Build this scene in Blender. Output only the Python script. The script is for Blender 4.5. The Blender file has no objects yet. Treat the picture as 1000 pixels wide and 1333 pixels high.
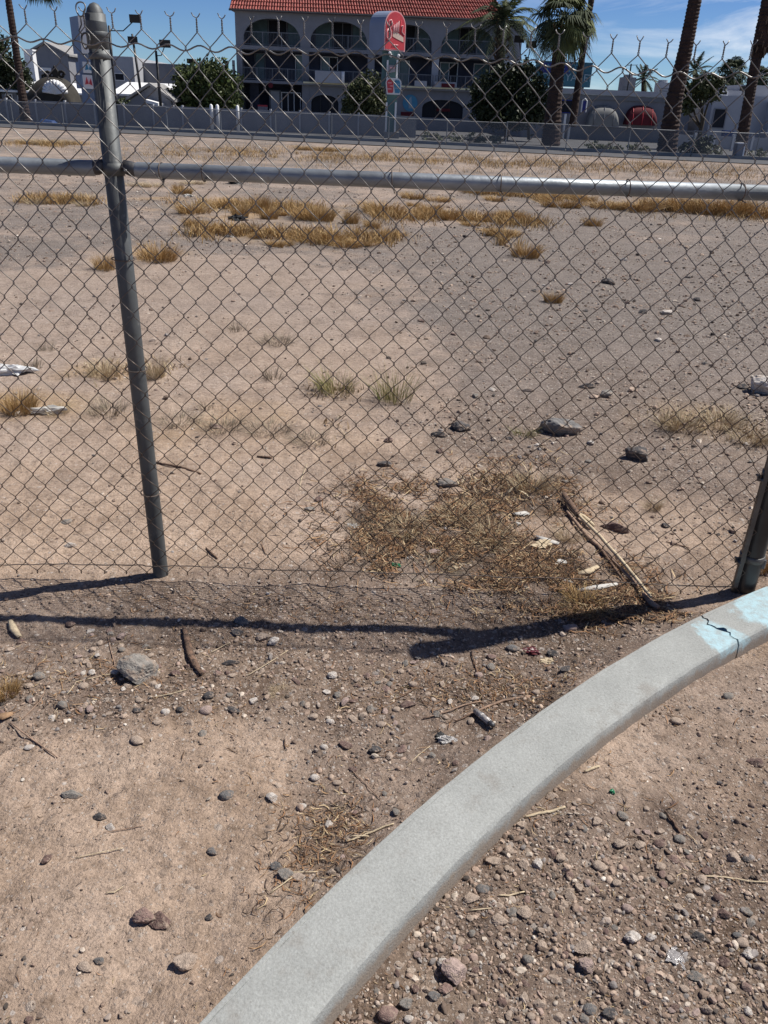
import bpy, math, random
import numpy as np
from mathutils import Vector, Matrix
random.seed(7); RNG = np.random.default_rng(11)
sc = bpy.context.scene
COL = sc.collection
# ------------------------------------------------------------------ camera
FPX, EYE = 1040.0, 1.6
_r = math.atan(.042); _p = math.atan((666.5-140)*math.cos(_r)/FPX)
CF = Vector((0, math.cos(_p), -math.sin(_p))); _u0 = Vector((0, math.sin(_p), math.cos(_p))); _r0 = Vector((1, 0, 0))
CR = _r0*math.cos(_r)+_u0*math.sin(_r); CU = -_r0*math.sin(_r)+_u0*math.cos(_r)
cam = bpy.data.cameras.new('camera'); cam.sensor_fit = 'HORIZONTAL'; cam.sensor_width = 36; cam.lens = 36*FPX/1000
cam.clip_start = .05; cam.clip_end = 3000
co = bpy.data.objects.new('camera', cam); COL.objects.link(co)
co.matrix_world = Matrix(((CR.x, CU.x, -CF.x, 0), (CR.y, CU.y, -CF.y, 0), (CR.z, CU.z, -CF.z, EYE), (0, 0, 0, 1)))
sc.camera = co
# ------------------------------------------------------------------ light
SUN_EL = math.radians(55.5); SUN_AZ = math.atan2(.943, .333)       # azimuth from +Y towards +X
world = bpy.data.worlds.new('World'); sc.world = world; world.use_nodes = True
wn = world.node_tree.nodes; wl = world.node_tree.links; wn.clear()
def N(t, nodes=wn, **kw):
    n = nodes.new(t)
    for k, v in kw.items(): setattr(n, k, v)
    return n
sky = N('ShaderNodeTexSky', sky_type='NISHITA', sun_disc=False, sun_elevation=SUN_EL, sun_rotation=SUN_AZ, altitude=600, air_density=.9, dust_density=.25, ozone_density=4.0)
bg = N('ShaderNodeBackground'); bg.inputs[1].default_value = .05
tc = N('ShaderNodeTexCoord'); mp = N('ShaderNodeMapping'); mp.inputs['Scale'].default_value = (3.0, 3.0, 17)
cn = N('ShaderNodeTexNoise'); cn.inputs['Scale'].default_value = 1.7; cn.inputs['Detail'].default_value = 9; cn.inputs['Roughness'].default_value = .6; cn.inputs['Distortion'].default_value = .5
cr = N('ShaderNodeValToRGB'); cr.color_ramp.elements[0].position = .46; cr.color_ramp.elements[1].position = .75
sx = N('ShaderNodeSeparateXYZ'); mr = N('ShaderNodeMapRange'); mr.inputs['From Min'].default_value = .08; mr.inputs['From Max'].default_value = .36
mu = N('ShaderNodeMath', operation='MULTIPLY')
mx = N('ShaderNodeMix', data_type='RGBA'); mx.inputs[7].default_value = (16.5, 17.2, 18.2, 1)
wl.new(tc.outputs['Generated'], mp.inputs[0]); wl.new(mp.outputs[0], cn.inputs['Vector']); wl.new(cn.outputs[0], cr.inputs[0])
wl.new(tc.outputs['Generated'], sx.inputs[0]); wl.new(sx.outputs[0], mr.inputs[0])
wl.new(cr.outputs[0], mu.inputs[0]); wl.new(mr.outputs[0], mu.inputs[1]); wl.new(mu.outputs[0], mx.inputs[0])
hs = N('ShaderNodeHueSaturation'); hs.inputs['Saturation'].default_value = 1.2; hs.inputs['Hue'].default_value = .515
wl.new(sky.outputs[0], hs.inputs['Color']); ez = N('ShaderNodeMapRange'); ez.inputs['From Min'].default_value = .0; ez.inputs['From Max'].default_value = .45; wl.new(sx.outputs[2], ez.inputs[0])
gc = N('ShaderNodeMix', data_type='RGBA'); gc.inputs[6].default_value = (1.12, 1.42, 1.75, 1); gc.inputs[7].default_value = (.92, .92, .92, 1); wl.new(ez.outputs[0], gc.inputs[0])
mg = N('ShaderNodeMix', data_type='RGBA', blend_type='MULTIPLY'); mg.inputs[0].default_value = 1; wl.new(hs.outputs[0], mg.inputs[6]); wl.new(gc.outputs[2], mg.inputs[7]); wl.new(mg.outputs[2], mx.inputs[6])
wl.new(mx.outputs[2], bg.inputs[0]); wo = N('ShaderNodeOutputWorld'); wl.new(bg.outputs[0], wo.inputs[0])
sl = bpy.data.lights.new('sun', 'SUN'); sl.energy = 5.0; sl.angle = math.radians(.53); sl.color = (1, .955, .89)
so = bpy.data.objects.new('sun', sl); COL.objects.link(so)
sd = Vector((math.sin(SUN_AZ)*math.cos(SUN_EL), math.cos(SUN_AZ)*math.cos(SUN_EL), math.sin(SUN_EL)))
so.rotation_euler = (-sd).to_track_quat('-Z', 'Y').to_euler(); so.location = (8, 4, 12)
sc.view_settings.view_transform = 'Standard'; sc.view_settings.look = 'None'; sc.view_settings.gamma = 1
sc.view_settings.use_curve_mapping = False; sc.view_settings.exposure = .2
sc.render.engine = 'CYCLES'
# ------------------------------------------------------------------ projection helpers (used only to compute real positions)
def ray(px, py): return CF+CR*((px-500)/FPX)-CU*((py-666.5)/FPX)
def at(px, py, Y):
    d = ray(px, py); t = Y/d.y; return Vector((d.x*t, Y, EYE+d.z*t))
def onz(px, py, z=0.0):
    d = ray(px, py); t = (z-EYE)/d.z; return Vector((d.x*t, d.y*t, z))
def mpp(p):                       # metres per photo pixel at p
    return (Vector(p)-Vector((0, 0, EYE))).dot(CF)/FPX
# ------------------------------------------------------------------ noise
_T = np.random.default_rng(3).random((512, 512))
def vn(x, y, f=1., s=0):
    x = np.asarray(x, float)*f+s*17.31+1000; y = np.asarray(y, float)*f+s*9.17+1000
    xi = np.floor(x).astype(int); yi = np.floor(y).astype(int); fx = x-xi; fy = y-yi
    fx = fx*fx*(3-2*fx); fy = fy*fy*(3-2*fy)
    a = _T[xi % 512, yi % 512]; b = _T[(xi+1) % 512, yi % 512]; c = _T[xi % 512, (yi+1) % 512]; d = _T[(xi+1) % 512, (yi+1) % 512]
    return (a*(1-fx)+b*fx)*(1-fy)+(c*(1-fx)+d*fx)*fy-.5
KC = np.array([4.693, -2.586]); KR = 6.012; KW = .086; KTOP = .06
def kerb_d(x, y): return np.hypot(x-KC[0], y-KC[1])-KR       # + = left / fence side
def ground_h(x, y):
    x = np.asarray(x, float); y = np.asarray(y, float)
    fade = np.clip((34-y)/8, 0, 1); near = np.clip((9-y)/5, 0, 1)
    h = .05*vn(x, y, .35, 1)*np.clip((y-2.2)/4, 0, 1)+.016*vn(x, y, 1.3, 2)+.016*vn(x, y, 4.1, 3)+.013*vn(x, y, 11, 4)
    h = h+near*(.0085*vn(x, y, 24, 5)+.0045*vn(x, y, 63, 6)+.002*vn(x, y, 140, 12))
    d = kerb_d(x, y)
    bank = np.clip(1-np.abs(d-KW)/.22, 0, 1)
    inr = (y < 4)*1.0
    h = h*(1-.6*np.exp(-(d/.12)**2)*inr)+inr*np.where(d > 0, .042*bank*bank, 0)-inr*np.where(d < 0, .012, 0)
    far = np.clip((y-25)/10, 0, 1)
    # low mounds towards the back of the lot
    h = h+.05*np.clip((y-12)/10, 0, 1)*(vn(x, y, .22, 8)+.1)
    return h*fade
def blobs(lst):
    return [(onz(a, b).x, onz(a, b).y, r, w) for a, b, r, w in lst]
SANDY = blobs([(60, 1100, .3, 1), (200, 1130, .32, 1), (270, 1030, .2, .9), (120, 1250, .25, .8), (330, 985, .16, .6), (100, 640, .5, 1.1), (300, 620, .5, 1), (330, 680, .4, .9),
               (60, 400, 1.6, .9), (260, 370, 1.6, .8), (420, 350, 1.8, .9), (350, 470, 1.1, .9), (560, 420, 1.0, .5), (500, 560, .5, .5), (230, 1200, .2, .8), (940, 960, .2, .5), (780, 1010, .18, .4), (850, 650, .3, .6), (880, 710, .25, .6)])
GRAV = blobs([(420, 880, .3, 1), (560, 870, .25, .9), (270, 830, .25, 1), (60, 880, .25, .9), (400, 1060, .1, 1), (400, 1150, .08, 1), (180, 910, .2, .6), (600, 1250, .3, 1.3), (750, 1270, .3, 1.2),
              (910, 1240, .3, 1), (700, 1130, .16, 1), (820, 1110, .16, .8), (500, 790, .35, .9), (300, 780, .35, .6), (750, 780, .4, .8), (820, 390, 2.4, 1.2), (650, 340, 2., .8), (930, 460, 1.3, 1.1), (820, 540, .7, .9), (720, 580, .5, .7),
              (700, 470, 1, .6), (180, 400, 1.2, .3), (20, 1290, .15, .7), (60, 330, 2., .7)])
def gravel(x, y):
    x = np.asarray(x, float); y = np.asarray(y, float)
    v = .42+.9*vn(x, y, 1.1, 21)+.7*vn(x, y, 3.3, 22)+.45*vn(x, y, 9, 23)
    for bx, by, r, w in GRAV: v = v+w*.75*np.exp(-((x-bx)**2+(y-by)**2)/(2*r*r)*1.2)
    for bx, by, r, w in SANDY: v = v-w*.75*np.exp(-((x-bx)**2+(y-by)**2)/(2*r*r)*1.2)
    v = v+.45*np.clip((x-.05*y-.2)/1.2, 0, 1)*np.clip((y-3.4)/2, 0, 1)*np.clip((22-y)/8, 0, 1)
    return np.clip(v, 0, 1)
HUM = blobs([(560, 690, .2, 1), (640, 735, .22, 1), (500, 680, .14, .9), (760, 760, .18, .8), (690, 650, .16, .8), (600, 640, .16, .8), (780, 800, .18, .9), (640, 900, .12, .5), (690, 930, .1, .6), (380, 1140, .06, .5), (690, 800, .3, .6)])
STR = blobs([(260, 262, .9, .9), (340, 275, 1.1, 1), (420, 278, 1.1, 1), (500, 276, 1.0, .8), (340, 308, .7, .8), (440, 310, .8, .8), (600, 282, .7, .5), (680, 285, .6, .6), (870, 270, 1.2, .8), (960, 275, 1.3, 1), (205, 332, .35, .6), (400, 192, 1.5, .6), (70, 186, 2, .6), (140, 485, .3, .4), (30, 525, .3, .5), (900, 550, .4, .5), (320, 555, .5, .3)])
def bl_sum(L, x, y):
    v = np.zeros_like(np.asarray(x, float))
    for bx, by, r, w in L: v = np.maximum(v, w*np.exp(-(((x-bx)/(r*1.25))**2+((y-by)/r)**2)))
    return np.clip(v*1.1+(1.4*vn(x, y, 2.6, 81)+.9*vn(x, y, 7.3, 82))*np.clip(v*2, 0, 1)-.12, 0, 1)
# ------------------------------------------------------------------ materials
def mat(name, col, rough=.8, var=.25, scale=8., bump=0., metal=0., spec=.5, detail=6, coord='Object', alpha=1.0, stain=None, bscale=None):
    m = bpy.data.materials.new(name); m.use_nodes = True; n = m.node_tree.nodes; l = m.node_tree.links
    b = n['Principled BSDF']; b.inputs['Roughness'].default_value = rough; b.inputs['Metallic'].default_value = metal
    b.inputs['Specular IOR Level'].default_value = spec
    t = n.new('ShaderNodeTexCoord'); no = n.new('ShaderNodeTexNoise'); no.inputs['Scale'].default_value = scale; no.inputs['Detail'].default_value = detail
    l.new(t.outputs[coord], no.inputs['Vector'])
    r = n.new('ShaderNodeValToRGB'); e = r.color_ramp.elements
    e[0].position = .3; e[1].position = .7
    e[0].color = (*[c*(1-var) for c in col], 1); e[1].color = (*[min(1, c*(1+var)) for c in col], 1)
    l.new(no.outputs[0], r.inputs[0]); out = r.outputs[0]
    if stain:
        n2 = n.new('ShaderNodeTexNoise'); n2.inputs['Scale'].default_value = stain[1]; n2.inputs['Detail'].default_value = 8; n2.inputs['Roughness'].default_value = .65
        l.new(t.outputs[coord], n2.inputs['Vector']); r2 = n.new('ShaderNodeValToRGB'); r2.color_ramp.elements[0].position = stain[2]; r2.color_ramp.elements[1].position = stain[2]+.12
        l.new(n2.outputs[0], r2.inputs[0]); mm = n.new('ShaderNodeMix'); mm.data_type = 'RGBA'; mm.inputs[7].default_value = (*stain[0], 1)
        l.new(r2.outputs[0], mm.inputs[0]); l.new(out, mm.inputs[6]); out = mm.outputs[2]
    l.new(out, b.inputs['Base Color'])
    if bump:
        bn = n.new('ShaderNodeBump'); bn.inputs['Strength'].default_value = bump; bn.inputs['Distance'].default_value = .01
        nb = n.new('ShaderNodeTexNoise'); nb.inputs['Scale'].default_value = bscale or scale*4; nb.inputs['Detail'].default_value = 8
        l.new(t.outputs[coord], nb.inputs['Vector']); l.new(nb.outputs[0], bn.inputs['Height']); l.new(bn.outputs[0], b.inputs['Normal'])
    if alpha < 1: b.inputs['Alpha'].default_value = alpha
    return m
def attr_mat(name, rough=.9, var=.3, scale=90, bump=.4, transl=0):
    m = bpy.data.materials.new(name); m.use_nodes = True; n = m.node_tree.nodes; l = m.node_tree.links
    b = n['Principled BSDF']; b.inputs['Roughness'].default_value = rough; b.inputs['Specular IOR Level'].default_value = .25
    a = n.new('ShaderNodeAttribute'); a.attribute_name = 'tint'
    no = n.new('ShaderNodeTexNoise'); no.inputs['Scale'].default_value = scale; no.inputs['Detail'].default_value = 5
    g = n.new('ShaderNodeNewGeometry'); l.new(g.outputs['Position'], no.inputs['Vector'])
    mr = n.new('ShaderNodeMapRange'); mr.inputs['From Min'].default_value = .3; mr.inputs['From Max'].default_value = .7; mr.inputs['To Min'].default_value = 1-var; mr.inputs['To Max'].default_value = 1+var
    l.new(no.outputs[0], mr.inputs[0]); vm = n.new('ShaderNodeVectorMath'); vm.operation = 'SCALE'
    l.new(a.outputs['Color'], vm.inputs[0]); l.new(mr.outputs[0], vm.inputs['Scale']); l.new(vm.outputs[0], b.inputs['Base Color'])
    if bump:
        bn = n.new('ShaderNodeBump'); bn.inputs['Strength'].default_value = bump; bn.inputs['Distance'].default_value = .002
        l.new(no.outputs[0], bn.inputs['Height']); l.new(bn.outputs[0], b.inputs['Normal'])
    if transl: b.inputs['Transmission Weight'].default_value = 0
    return m
def ground_material():
    m = bpy.data.materials.new('desert_soil'); m.use_nodes = True; n = m.node_tree.nodes; l = m.node_tree.links
    b = n['Principled BSDF']; b.inputs['Roughness'].default_value = .95; b.inputs['Specular IOR Level'].default_value = .15
    g = n.new('ShaderNodeNewGeometry'); P = g.outputs['Position']
    def noise(s, d=6, r=.6, dist=0):
        x = n.new('ShaderNodeTexNoise'); x.inputs['Scale'].default_value = s; x.inputs['Detail'].default_value = d; x.inputs['Roughness'].default_value = r; x.inputs['Distortion'].default_value = dist
        l.new(P, x.inputs['Vector']); return x.outputs[0]
    def ramp(v, stops):
        r = n.new('ShaderNodeValToRGB'); e = r.color_ramp.elements
        while len(e) < len(stops): e.new(.5)
        for i, (p, c) in enumerate(stops): e[i].position = p; e[i].color = (*c, 1) if len(c) == 3 else c
        l.new(v, r.inputs[0]); return r.outputs[0]
    def mix(f, a, c, mode='MIX'):
        x = n.new('ShaderNodeMix'); x.data_type = 'RGBA'; x.blend_type = mode
        if isinstance(f, float): x.inputs[0].default_value = f
        else: l.new(f, x.inputs[0])
        for i, v in ((6, a), (7, c)):
            if isinstance(v, tuple): x.inputs[i].default_value = (*v, 1)
            else: l.new(v, x.inputs[i])
        return x.outputs[2]
    def math_(op, a, c):
        x = n.new('ShaderNodeMath'); x.operation = op
        for i, v in ((0, a), (1, c)):
            if isinstance(v, (int, float)): x.inputs[i].default_value = v
            else: l.new(v, x.inputs[i])
        return x.outputs[0]
    at_ = n.new('ShaderNodeAttribute'); at_.attribute_name = 'gravel'
    sand = ramp(noise(2.3, 7), [(.3, (.355, .258, .187)), (.5, (.43, .32, .24)), (.72, (.495, .38, .295))])
    dirt = ramp(noise(5.5, 8), [(.3, (.135, .092, .066)), (.5, (.22, .16, .12)), (.72, (.33, .25, .19))])
    gv = math_('ADD', at_.outputs['Fac'], math_('MULTIPLY', math_('SUBTRACT', noise(7., 8, .7), .5), 1.1))
    gr = n.new('ShaderNodeMapRange'); gr.inputs['From Min'].default_value = .1; gr.inputs['From Max'].default_value = .85; l.new(gv, gr.inputs[0])
    c = mix(gr.outputs[0], sand, dirt)
    # far lot reads greyer / pinker with distance of bare crust
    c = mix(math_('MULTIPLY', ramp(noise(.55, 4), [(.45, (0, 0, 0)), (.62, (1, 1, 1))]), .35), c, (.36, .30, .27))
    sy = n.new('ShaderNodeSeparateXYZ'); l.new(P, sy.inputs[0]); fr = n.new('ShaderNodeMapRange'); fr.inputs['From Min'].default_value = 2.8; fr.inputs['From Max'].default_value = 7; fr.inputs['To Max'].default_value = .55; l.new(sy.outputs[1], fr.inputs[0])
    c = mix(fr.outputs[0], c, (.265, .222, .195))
    for nm, cc, am in (('humus', (.085, .058, .04), .85), ('dry', (.40, .26, .12), .75)):
        q = n.new('ShaderNodeAttribute'); q.attribute_name = nm; c = mix(math_('MULTIPLY', q.outputs['Fac'], am), c, cc)
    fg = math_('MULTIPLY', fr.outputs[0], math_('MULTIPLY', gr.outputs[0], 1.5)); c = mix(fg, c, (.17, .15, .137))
    c = mix(1.0, c, ramp(noise(3.1, 9, .8), [(.3, (.66, .64, .62)), (.5, (1, 1, 1)), (.7, (1.14, 1.14, 1.14))]), 'MULTIPLY')
    # grain
    c = mix(1.0, c, ramp(noise(160, 4, .8), [(.25, (.62, .6, .58)), (.5, (1, 1, 1)), (.75, (1.25, 1.25, 1.25))]), 'MULTIPLY')
    c = mix(1.0, c, ramp(noise(34, 6, .75), [(.28, (.5, .48, .46)), (.5, (1, 1, 1)), (.75, (1.22, 1.22, 1.22))]), 'MULTIPLY')
    heights = []
    for s, thr, amt in ((170, .70, .6), (75, .86, .55), (40, .96, .4)):
        v = n.new('ShaderNodeTexVoronoi'); v.inputs['Scale'].default_value = s; l.new(P, v.inputs['Vector'])
        sp = n.new('ShaderNodeSeparateColor'); l.new(v.outputs['Color'], sp.inputs[0])
        on = math_('MULTIPLY', math_('GREATER_THAN', math_('ADD', sp.outputs[0], math_('MULTIPLY', at_.outputs['Fac'], .18)), thr), math_('LESS_THAN', v.outputs['Distance'], .42))
        pc = ramp(sp.outputs[1], [(0, (.10, .085, .08)), (.3, (.22, .17, .14)), (.6, (.36, .29, .24)), (.85, (.5, .44, .38)), (1, (.62, .58, .54))])
        c = mix(math_('MULTIPLY', on, amt), c, pc)
        heights.append(math_('MULTIPLY', math_('MULTIPLY', on, math_('SUBTRACT', .45, v.outputs['Distance'])), 60./s))
    h = math_('ADD', math_('ADD', heights[0], heights[1]), heights[2])
    h = math_('ADD', h, math_('ADD', math_('MULTIPLY', noise(90, 6, .7), 1.3), math_('MULTIPLY', noise(22, 5), 1.6)))
    bn = n.new('ShaderNodeBump'); bn.inputs['Strength'].default_value = 1.0; bn.inputs['Distance'].default_value = .008
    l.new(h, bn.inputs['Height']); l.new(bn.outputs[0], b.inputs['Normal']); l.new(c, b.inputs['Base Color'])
    return m
M = {}
def mk(k, *a, **kw): M[k] = mat(k, *a, **kw); return M[k]
M['soil'] = ground_material()
M['stones'] = attr_mat('gravel_stone'); M['straw'] = attr_mat('dry_straw', .8, .2, 60, 0)
mk('galv', (.25, .275, .30), .52, .25, 6, .25, .6, stain=((.2, .2, .21), 30, .62))
mk('galv_post', (.105, .112, .115), .6, .25, 5, .25, .45, stain=((.22, .215, .2), 25, .6))
def wire_material():
    m = mat('wire_aged', (.19, .185, .18), .42, .4, 14, 0, .6); n = m.node_tree.nodes; l = m.node_tree.links; b = n['Principled BSDF']; src = b.inputs['Base Color'].links[0].from_socket
    g = n.new('ShaderNodeNewGeometry'); sp = n.new('ShaderNodeSeparateXYZ'); l.new(g.outputs['Position'], sp.inputs[0]); no = n.new('ShaderNodeTexNoise'); no.inputs['Scale'].default_value = 6; no.inputs['Detail'].default_value = 6; l.new(g.outputs['Position'], no.inputs['Vector'])
    a = n.new('ShaderNodeMath'); a.operation = 'ADD'; l.new(sp.outputs[2], a.inputs[0]); l.new(no.outputs[0], a.inputs[1]); r = n.new('ShaderNodeMapRange'); r.inputs['From Min'].default_value = 2.1; r.inputs['From Max'].default_value = 1.2; l.new(a.outputs[0], r.inputs[0])
    mm = n.new('ShaderNodeMix'); mm.data_type = 'RGBA'; mm.inputs[7].default_value = (.105, .078, .062, 1); l.new(r.outputs[0], mm.inputs[0]); l.new(src, mm.inputs[6]); l.new(mm.outputs[2], b.inputs['Base Color']); return m
M['wire'] = wire_material()
mk('rust_wire', (.12, .095, .08), .7, .3, 10, 0, .3)
mk('dark_steel', (.085, .085, .09), .5, .3, 20, .2, .6)
mk('bar', (.10, .095, .09), .5, .3, 14, .2, .5)
mk('asphalt', (.07, .07, .075), .9, .2, 2.5, .3)
mk('pavement', (.11, .11, .115), .9, .2, .8, .3)
mk('far_kerb', (.27, .265, .26), .9, .15, 1.5, .3)
mk('stucco', (.235, .24, .265), .9, .08, 1.5, .3, stain=((.17, .175, .19), .7, .66))
mk('stucco_white', (.40, .41, .44), .9, .06, 1.5, .2)
mk('cream', (.85, .78, .5), .8, .1, 2)  # sunlit yellow of the balcony edge put into the colour
mk('white', (.8, .8, .8), .7, .05, 3)
mk('tile', (.34, .085, .068), .75, .5, 3.5, .2)
mk('glass_teal', (.10, .16, .17), .2, .3, .7, 0, 0, .6)
mk('glass_dark', (.016, .018, .026), .5, .3, .7, 0, 0, .2)
mk('curtain', (.14, .21, .22), .8, .2, 2)
mk('recess_shade_wall', (.055, .06, .09), .9, .3, 1)  # shade inside the recessed storeys put into a dark navy wall colour
mk('rail_metal', (.17, .18, .2), .5, .1, 2)
mk('sign_side', (.22, .27, .38), .6, .08, 1)
mk('sign_red', (.62, .06, .075), .5, .08, 2)
mk('sign_pink', (.8, .42, .42), .5, .05, 2)
mk('sign_beige', (.72, .55, .45), .5, .05, 2)
mk('sign_white', (.8, .78, .76), .5, .03, 2)
mk('sign_teal', (.085, .17, .175), .6, .08, 1)
mk('sign_blue', (.06, .26, .42), .5, .08, 2)
mk('board_blue', (.03, .13, .19), .6, .15, 1)
mk('board_navy', (.015, .025, .2), .6, .15, 1)
mk('board_letter', (.28, .4, .48), .6, .1, 1)
mk('grey_panel', (.3, .28, .31), .6, .2, 4)
mk('red_cloth', (.11, .012, .018), .9, .2, 2)
mk('white_cloth', (.22, .22, .21), .9, .1, 2)
mk('blue_plastic', (.02, .06, .2), .6, .2, 2)
mk('brown_cloth', (.03, .026, .02), .9, .3, 2)
mk('black_metal', (.012, .012, .014), .5, .1, 3)
mk('screen', (.18, .185, .19), .9, .15, .6, alpha=.40)
mk('screen_pole', (.3, .31, .32), .6, .1, 2, 0, .4)
mk('palm_trunk', (.045, .026, .02), .95, .5, 3, .8, stain=((.015, .011, .01), 6, .55))
mk('trunk', (.07, .055, .04), .95, .4, 6, .5)
M['leaf'] = attr_mat('leaf', .55, .3, 3, 0)
mk('frond', (.04, .055, .022), .85, .35, 1.5)
mk('frond_light', (.12, .14, .045), .8, .35, 1.5)
mk('dead_frond', (.12, .08, .05), .9, .3, 4)
mk('plastic_white', (.62, .62, .61), .35, .06, 30)
mk('paper', (.5, .48, .44), .7, .08, 20, .3)
mk('foil', (.5, .48, .46), .4, .3, 60, .5, .5)
mk('clear_plastic', (.30, .28, .27), .15, .2, 40, .3)
mk('black_rubber', (.02, .02, .02), .6, .2, 20)
mk('green_glass', (.02, .16, .07), .2, .1, 10)
mk('red_plastic', (.09, .015, .018), .4, .2, 20)
mk('bark', (.17, .105, .07), .95, .4, 40, .6, stain=((.06, .04, .03), 60, .5))
mk('straw_stalk', (.52, .42, .28), .8, .25, 50, .3)
mk('stalk_brown', (.30, .20, .14), .85, .35, 30, .4)
mk('dead_leaf', (.26, .16, .09), .85, .3, 40, .4)
STONE = {}
for k, c, s in (('grey', (.225, .207, .185), (.42, .41, .40)), ('dark', (.075, .07, .07), (.13, .12, .115)), ('brown', (.15, .095, .08), (.22, .15, .13)), ('red', (.25, .165, .14), (.38, .25, .22)),
                ('tan', (.42, .33, .26), (.5, .42, .35)), ('white', (.56, .51, .46), (.68, .64, .6)), ('bluegrey', (.165, .158, .152), (.3, .295, .3)), ('pink', (.38, .285, .25), (.5, .38, .35))):
    STONE[k] = mat('stone_'+k, c, .9, .3, 2.2, .6, stain=((.34, .26, .20), 1.6, .5), bscale=9)
# ------------------------------------------------------------------ mesh helpers
def link(name, me, m=None, parent=None, smooth=False):
    o = bpy.data.objects.new(name, me); COL.objects.link(o)
    if m is not None and not me.materials:
        for q in (m if isinstance(m, (list, tuple)) else [m]): me.materials.append(q)
    if parent is not None: o.parent = parent
    if smooth: me.shade_smooth()
    return o
def pymesh(name, v, f):
    me = bpy.data.meshes.new(name); me.from_pydata([tuple(p) for p in v], [], f); me.update(); return me
def npmesh(name, V, F, tint=None, smooth=False):
    me = bpy.data.meshes.new(name); nv, nf, k = len(V), len(F), F.shape[1]
    me.vertices.add(nv); me.vertices.foreach_set('co', V.astype(np.float32).ravel())
    me.loops.add(nf*k); me.loops.foreach_set('vertex_index', F.astype(np.int32).ravel())
    me.polygons.add(nf); me.polygons.foreach_set('loop_start', np.arange(0, nf*k, k, dtype=np.int32)); me.polygons.foreach_set('loop_total', np.full(nf, k, dtype=np.int32))
    me.polygons.foreach_set('use_smooth', np.full(nf, smooth)); me.update(calc_edges=True)
    if tint is not None:
        a = me.color_attributes.new('tint', 'FLOAT_COLOR', 'POINT'); c = np.ones((nv, 4), np.float32); c[:, :3] = tint; a.data.foreach_set('color', c.ravel())
    return me
class MB:
    def __init__(s): s.v = []; s.f = []
    def add(s, v, f): b = len(s.v); s.v += [tuple(p) for p in v]; s.f += [tuple(i+b for i in q) for q in f]; return s
    def box(s, x0, x1, y0, y1, z0, z1, sh=0):
        s.add([(x0, y0, z0), (x1, y0, z0), (x1, y1, z0), (x0, y1, z0), (x0+sh, y0, z1), (x1+sh, y0, z1), (x1+sh, y1, z1), (x0+sh, y1, z1)],
              [(0, 3, 2, 1), (4, 5, 6, 7), (0, 1, 5, 4), (1, 2, 6, 5), (2, 3, 7, 6), (3, 0, 4, 7)]); return s
    def tube(s, pts, r, n=8, caps=True):
        pts = [Vector(p) for p in pts]; rr = r if isinstance(r, (list, tuple)) else [r]*len(pts); b = len(s.v); up = None
        for i, p in enumerate(pts):
            t = (pts[min(i+1, len(pts)-1)]-pts[max(i-1, 0)]).normalized()
            if up is None: up = t.orthogonal().normalized()
            up = (up-t*up.dot(t)); up = up.normalized() if up.length > 1e-6 else t.orthogonal().normalized()
            w = t.cross(up)
            for k in range(n):
                a = 2*math.pi*k/n; s.v.append(tuple(p+(up*math.cos(a)+w*math.sin(a))*rr[i]))
        for i in range(len(pts)-1):
            for k in range(n): s.f.append((b+i*n+k, b+i*n+(k+1) % n, b+(i+1)*n+(k+1) % n, b+(i+1)*n+k))
        if caps: s.f.append(tuple(b+k for k in range(n))[::-1]); s.f.append(tuple(b+(len(pts)-1)*n+k for k in range(n)))
        return s
    def prism(s, poly, y0, y1):                  # poly: list of (x,z); extruded along y
        n = len(poly); s.add([(x, y0, z) for x, z in poly]+[(x, y1, z) for x, z in poly],
            [tuple(range(n)), tuple(range(2*n-1, n-1, -1))]+[((i+1) % n, i, n+i, n+(i+1) % n) for i in range(n)]); return s
    def go(s, name, m, parent=None, smooth=False):
        me = pymesh(name, s.v, s.f); return link(name, me, m, parent, smooth)
def tag(o, label=None, cat=None, group=None, kind=None):
    if label: o['label'] = label
    if cat: o['category'] = cat
    if group: o['group'] = group
    if kind: o['kind'] = kind
    return o
def empty(name, loc=(0, 0, 0)):
    o = bpy.data.objects.new(name, None); COL.objects.link(o); o.location = loc; o.empty_display_size = .2; return o
def under(o, root):                              # parent keeping world placement (roots are never rotated)
    o.parent = root; o.location = Vector(o.location)-Vector(root.location); return o
# icosahedra
def ico(sub):
    t = (1+5**.5)/2
    v = [Vector(p).normalized() for p in [(-1, t, 0), (1, t, 0), (-1, -t, 0), (1, -t, 0), (0, -1, t), (0, 1, t), (0, -1, -t), (0, 1, -t), (t, 0, -1), (t, 0, 1), (-t, 0, -1), (-t, 0, 1)]]
    f = [(0, 11, 5), (0, 5, 1), (0, 1, 7), (0, 7, 10), (0, 10, 11), (1, 5, 9), (5, 11, 4), (11, 10, 2), (10, 7, 6), (7, 1, 8), (3, 9, 4), (3, 4, 2), (3, 2, 6), (3, 6, 8), (3, 8, 9), (4, 9, 5), (2, 4, 11), (6, 2, 10), (8, 6, 7), (9, 8, 1)]
    for _ in range(sub):
        mid = {}; nf = []
        def m_(a, b):
            k = (min(a, b), max(a, b))
            if k not in mid: mid[k] = len(v); v.append(((v[a]+v[b])/2).normalized())
            return mid[k]
        for a, b, c in f: x, y, z = m_(a, b), m_(b, c), m_(c, a); nf += [(a, x, z), (b, y, x), (c, z, y), (x, y, z)]
        f = nf
    return np.array(v), np.array(f)
ICO = {s: ico(s) for s in (0, 1, 2, 3)}
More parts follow.
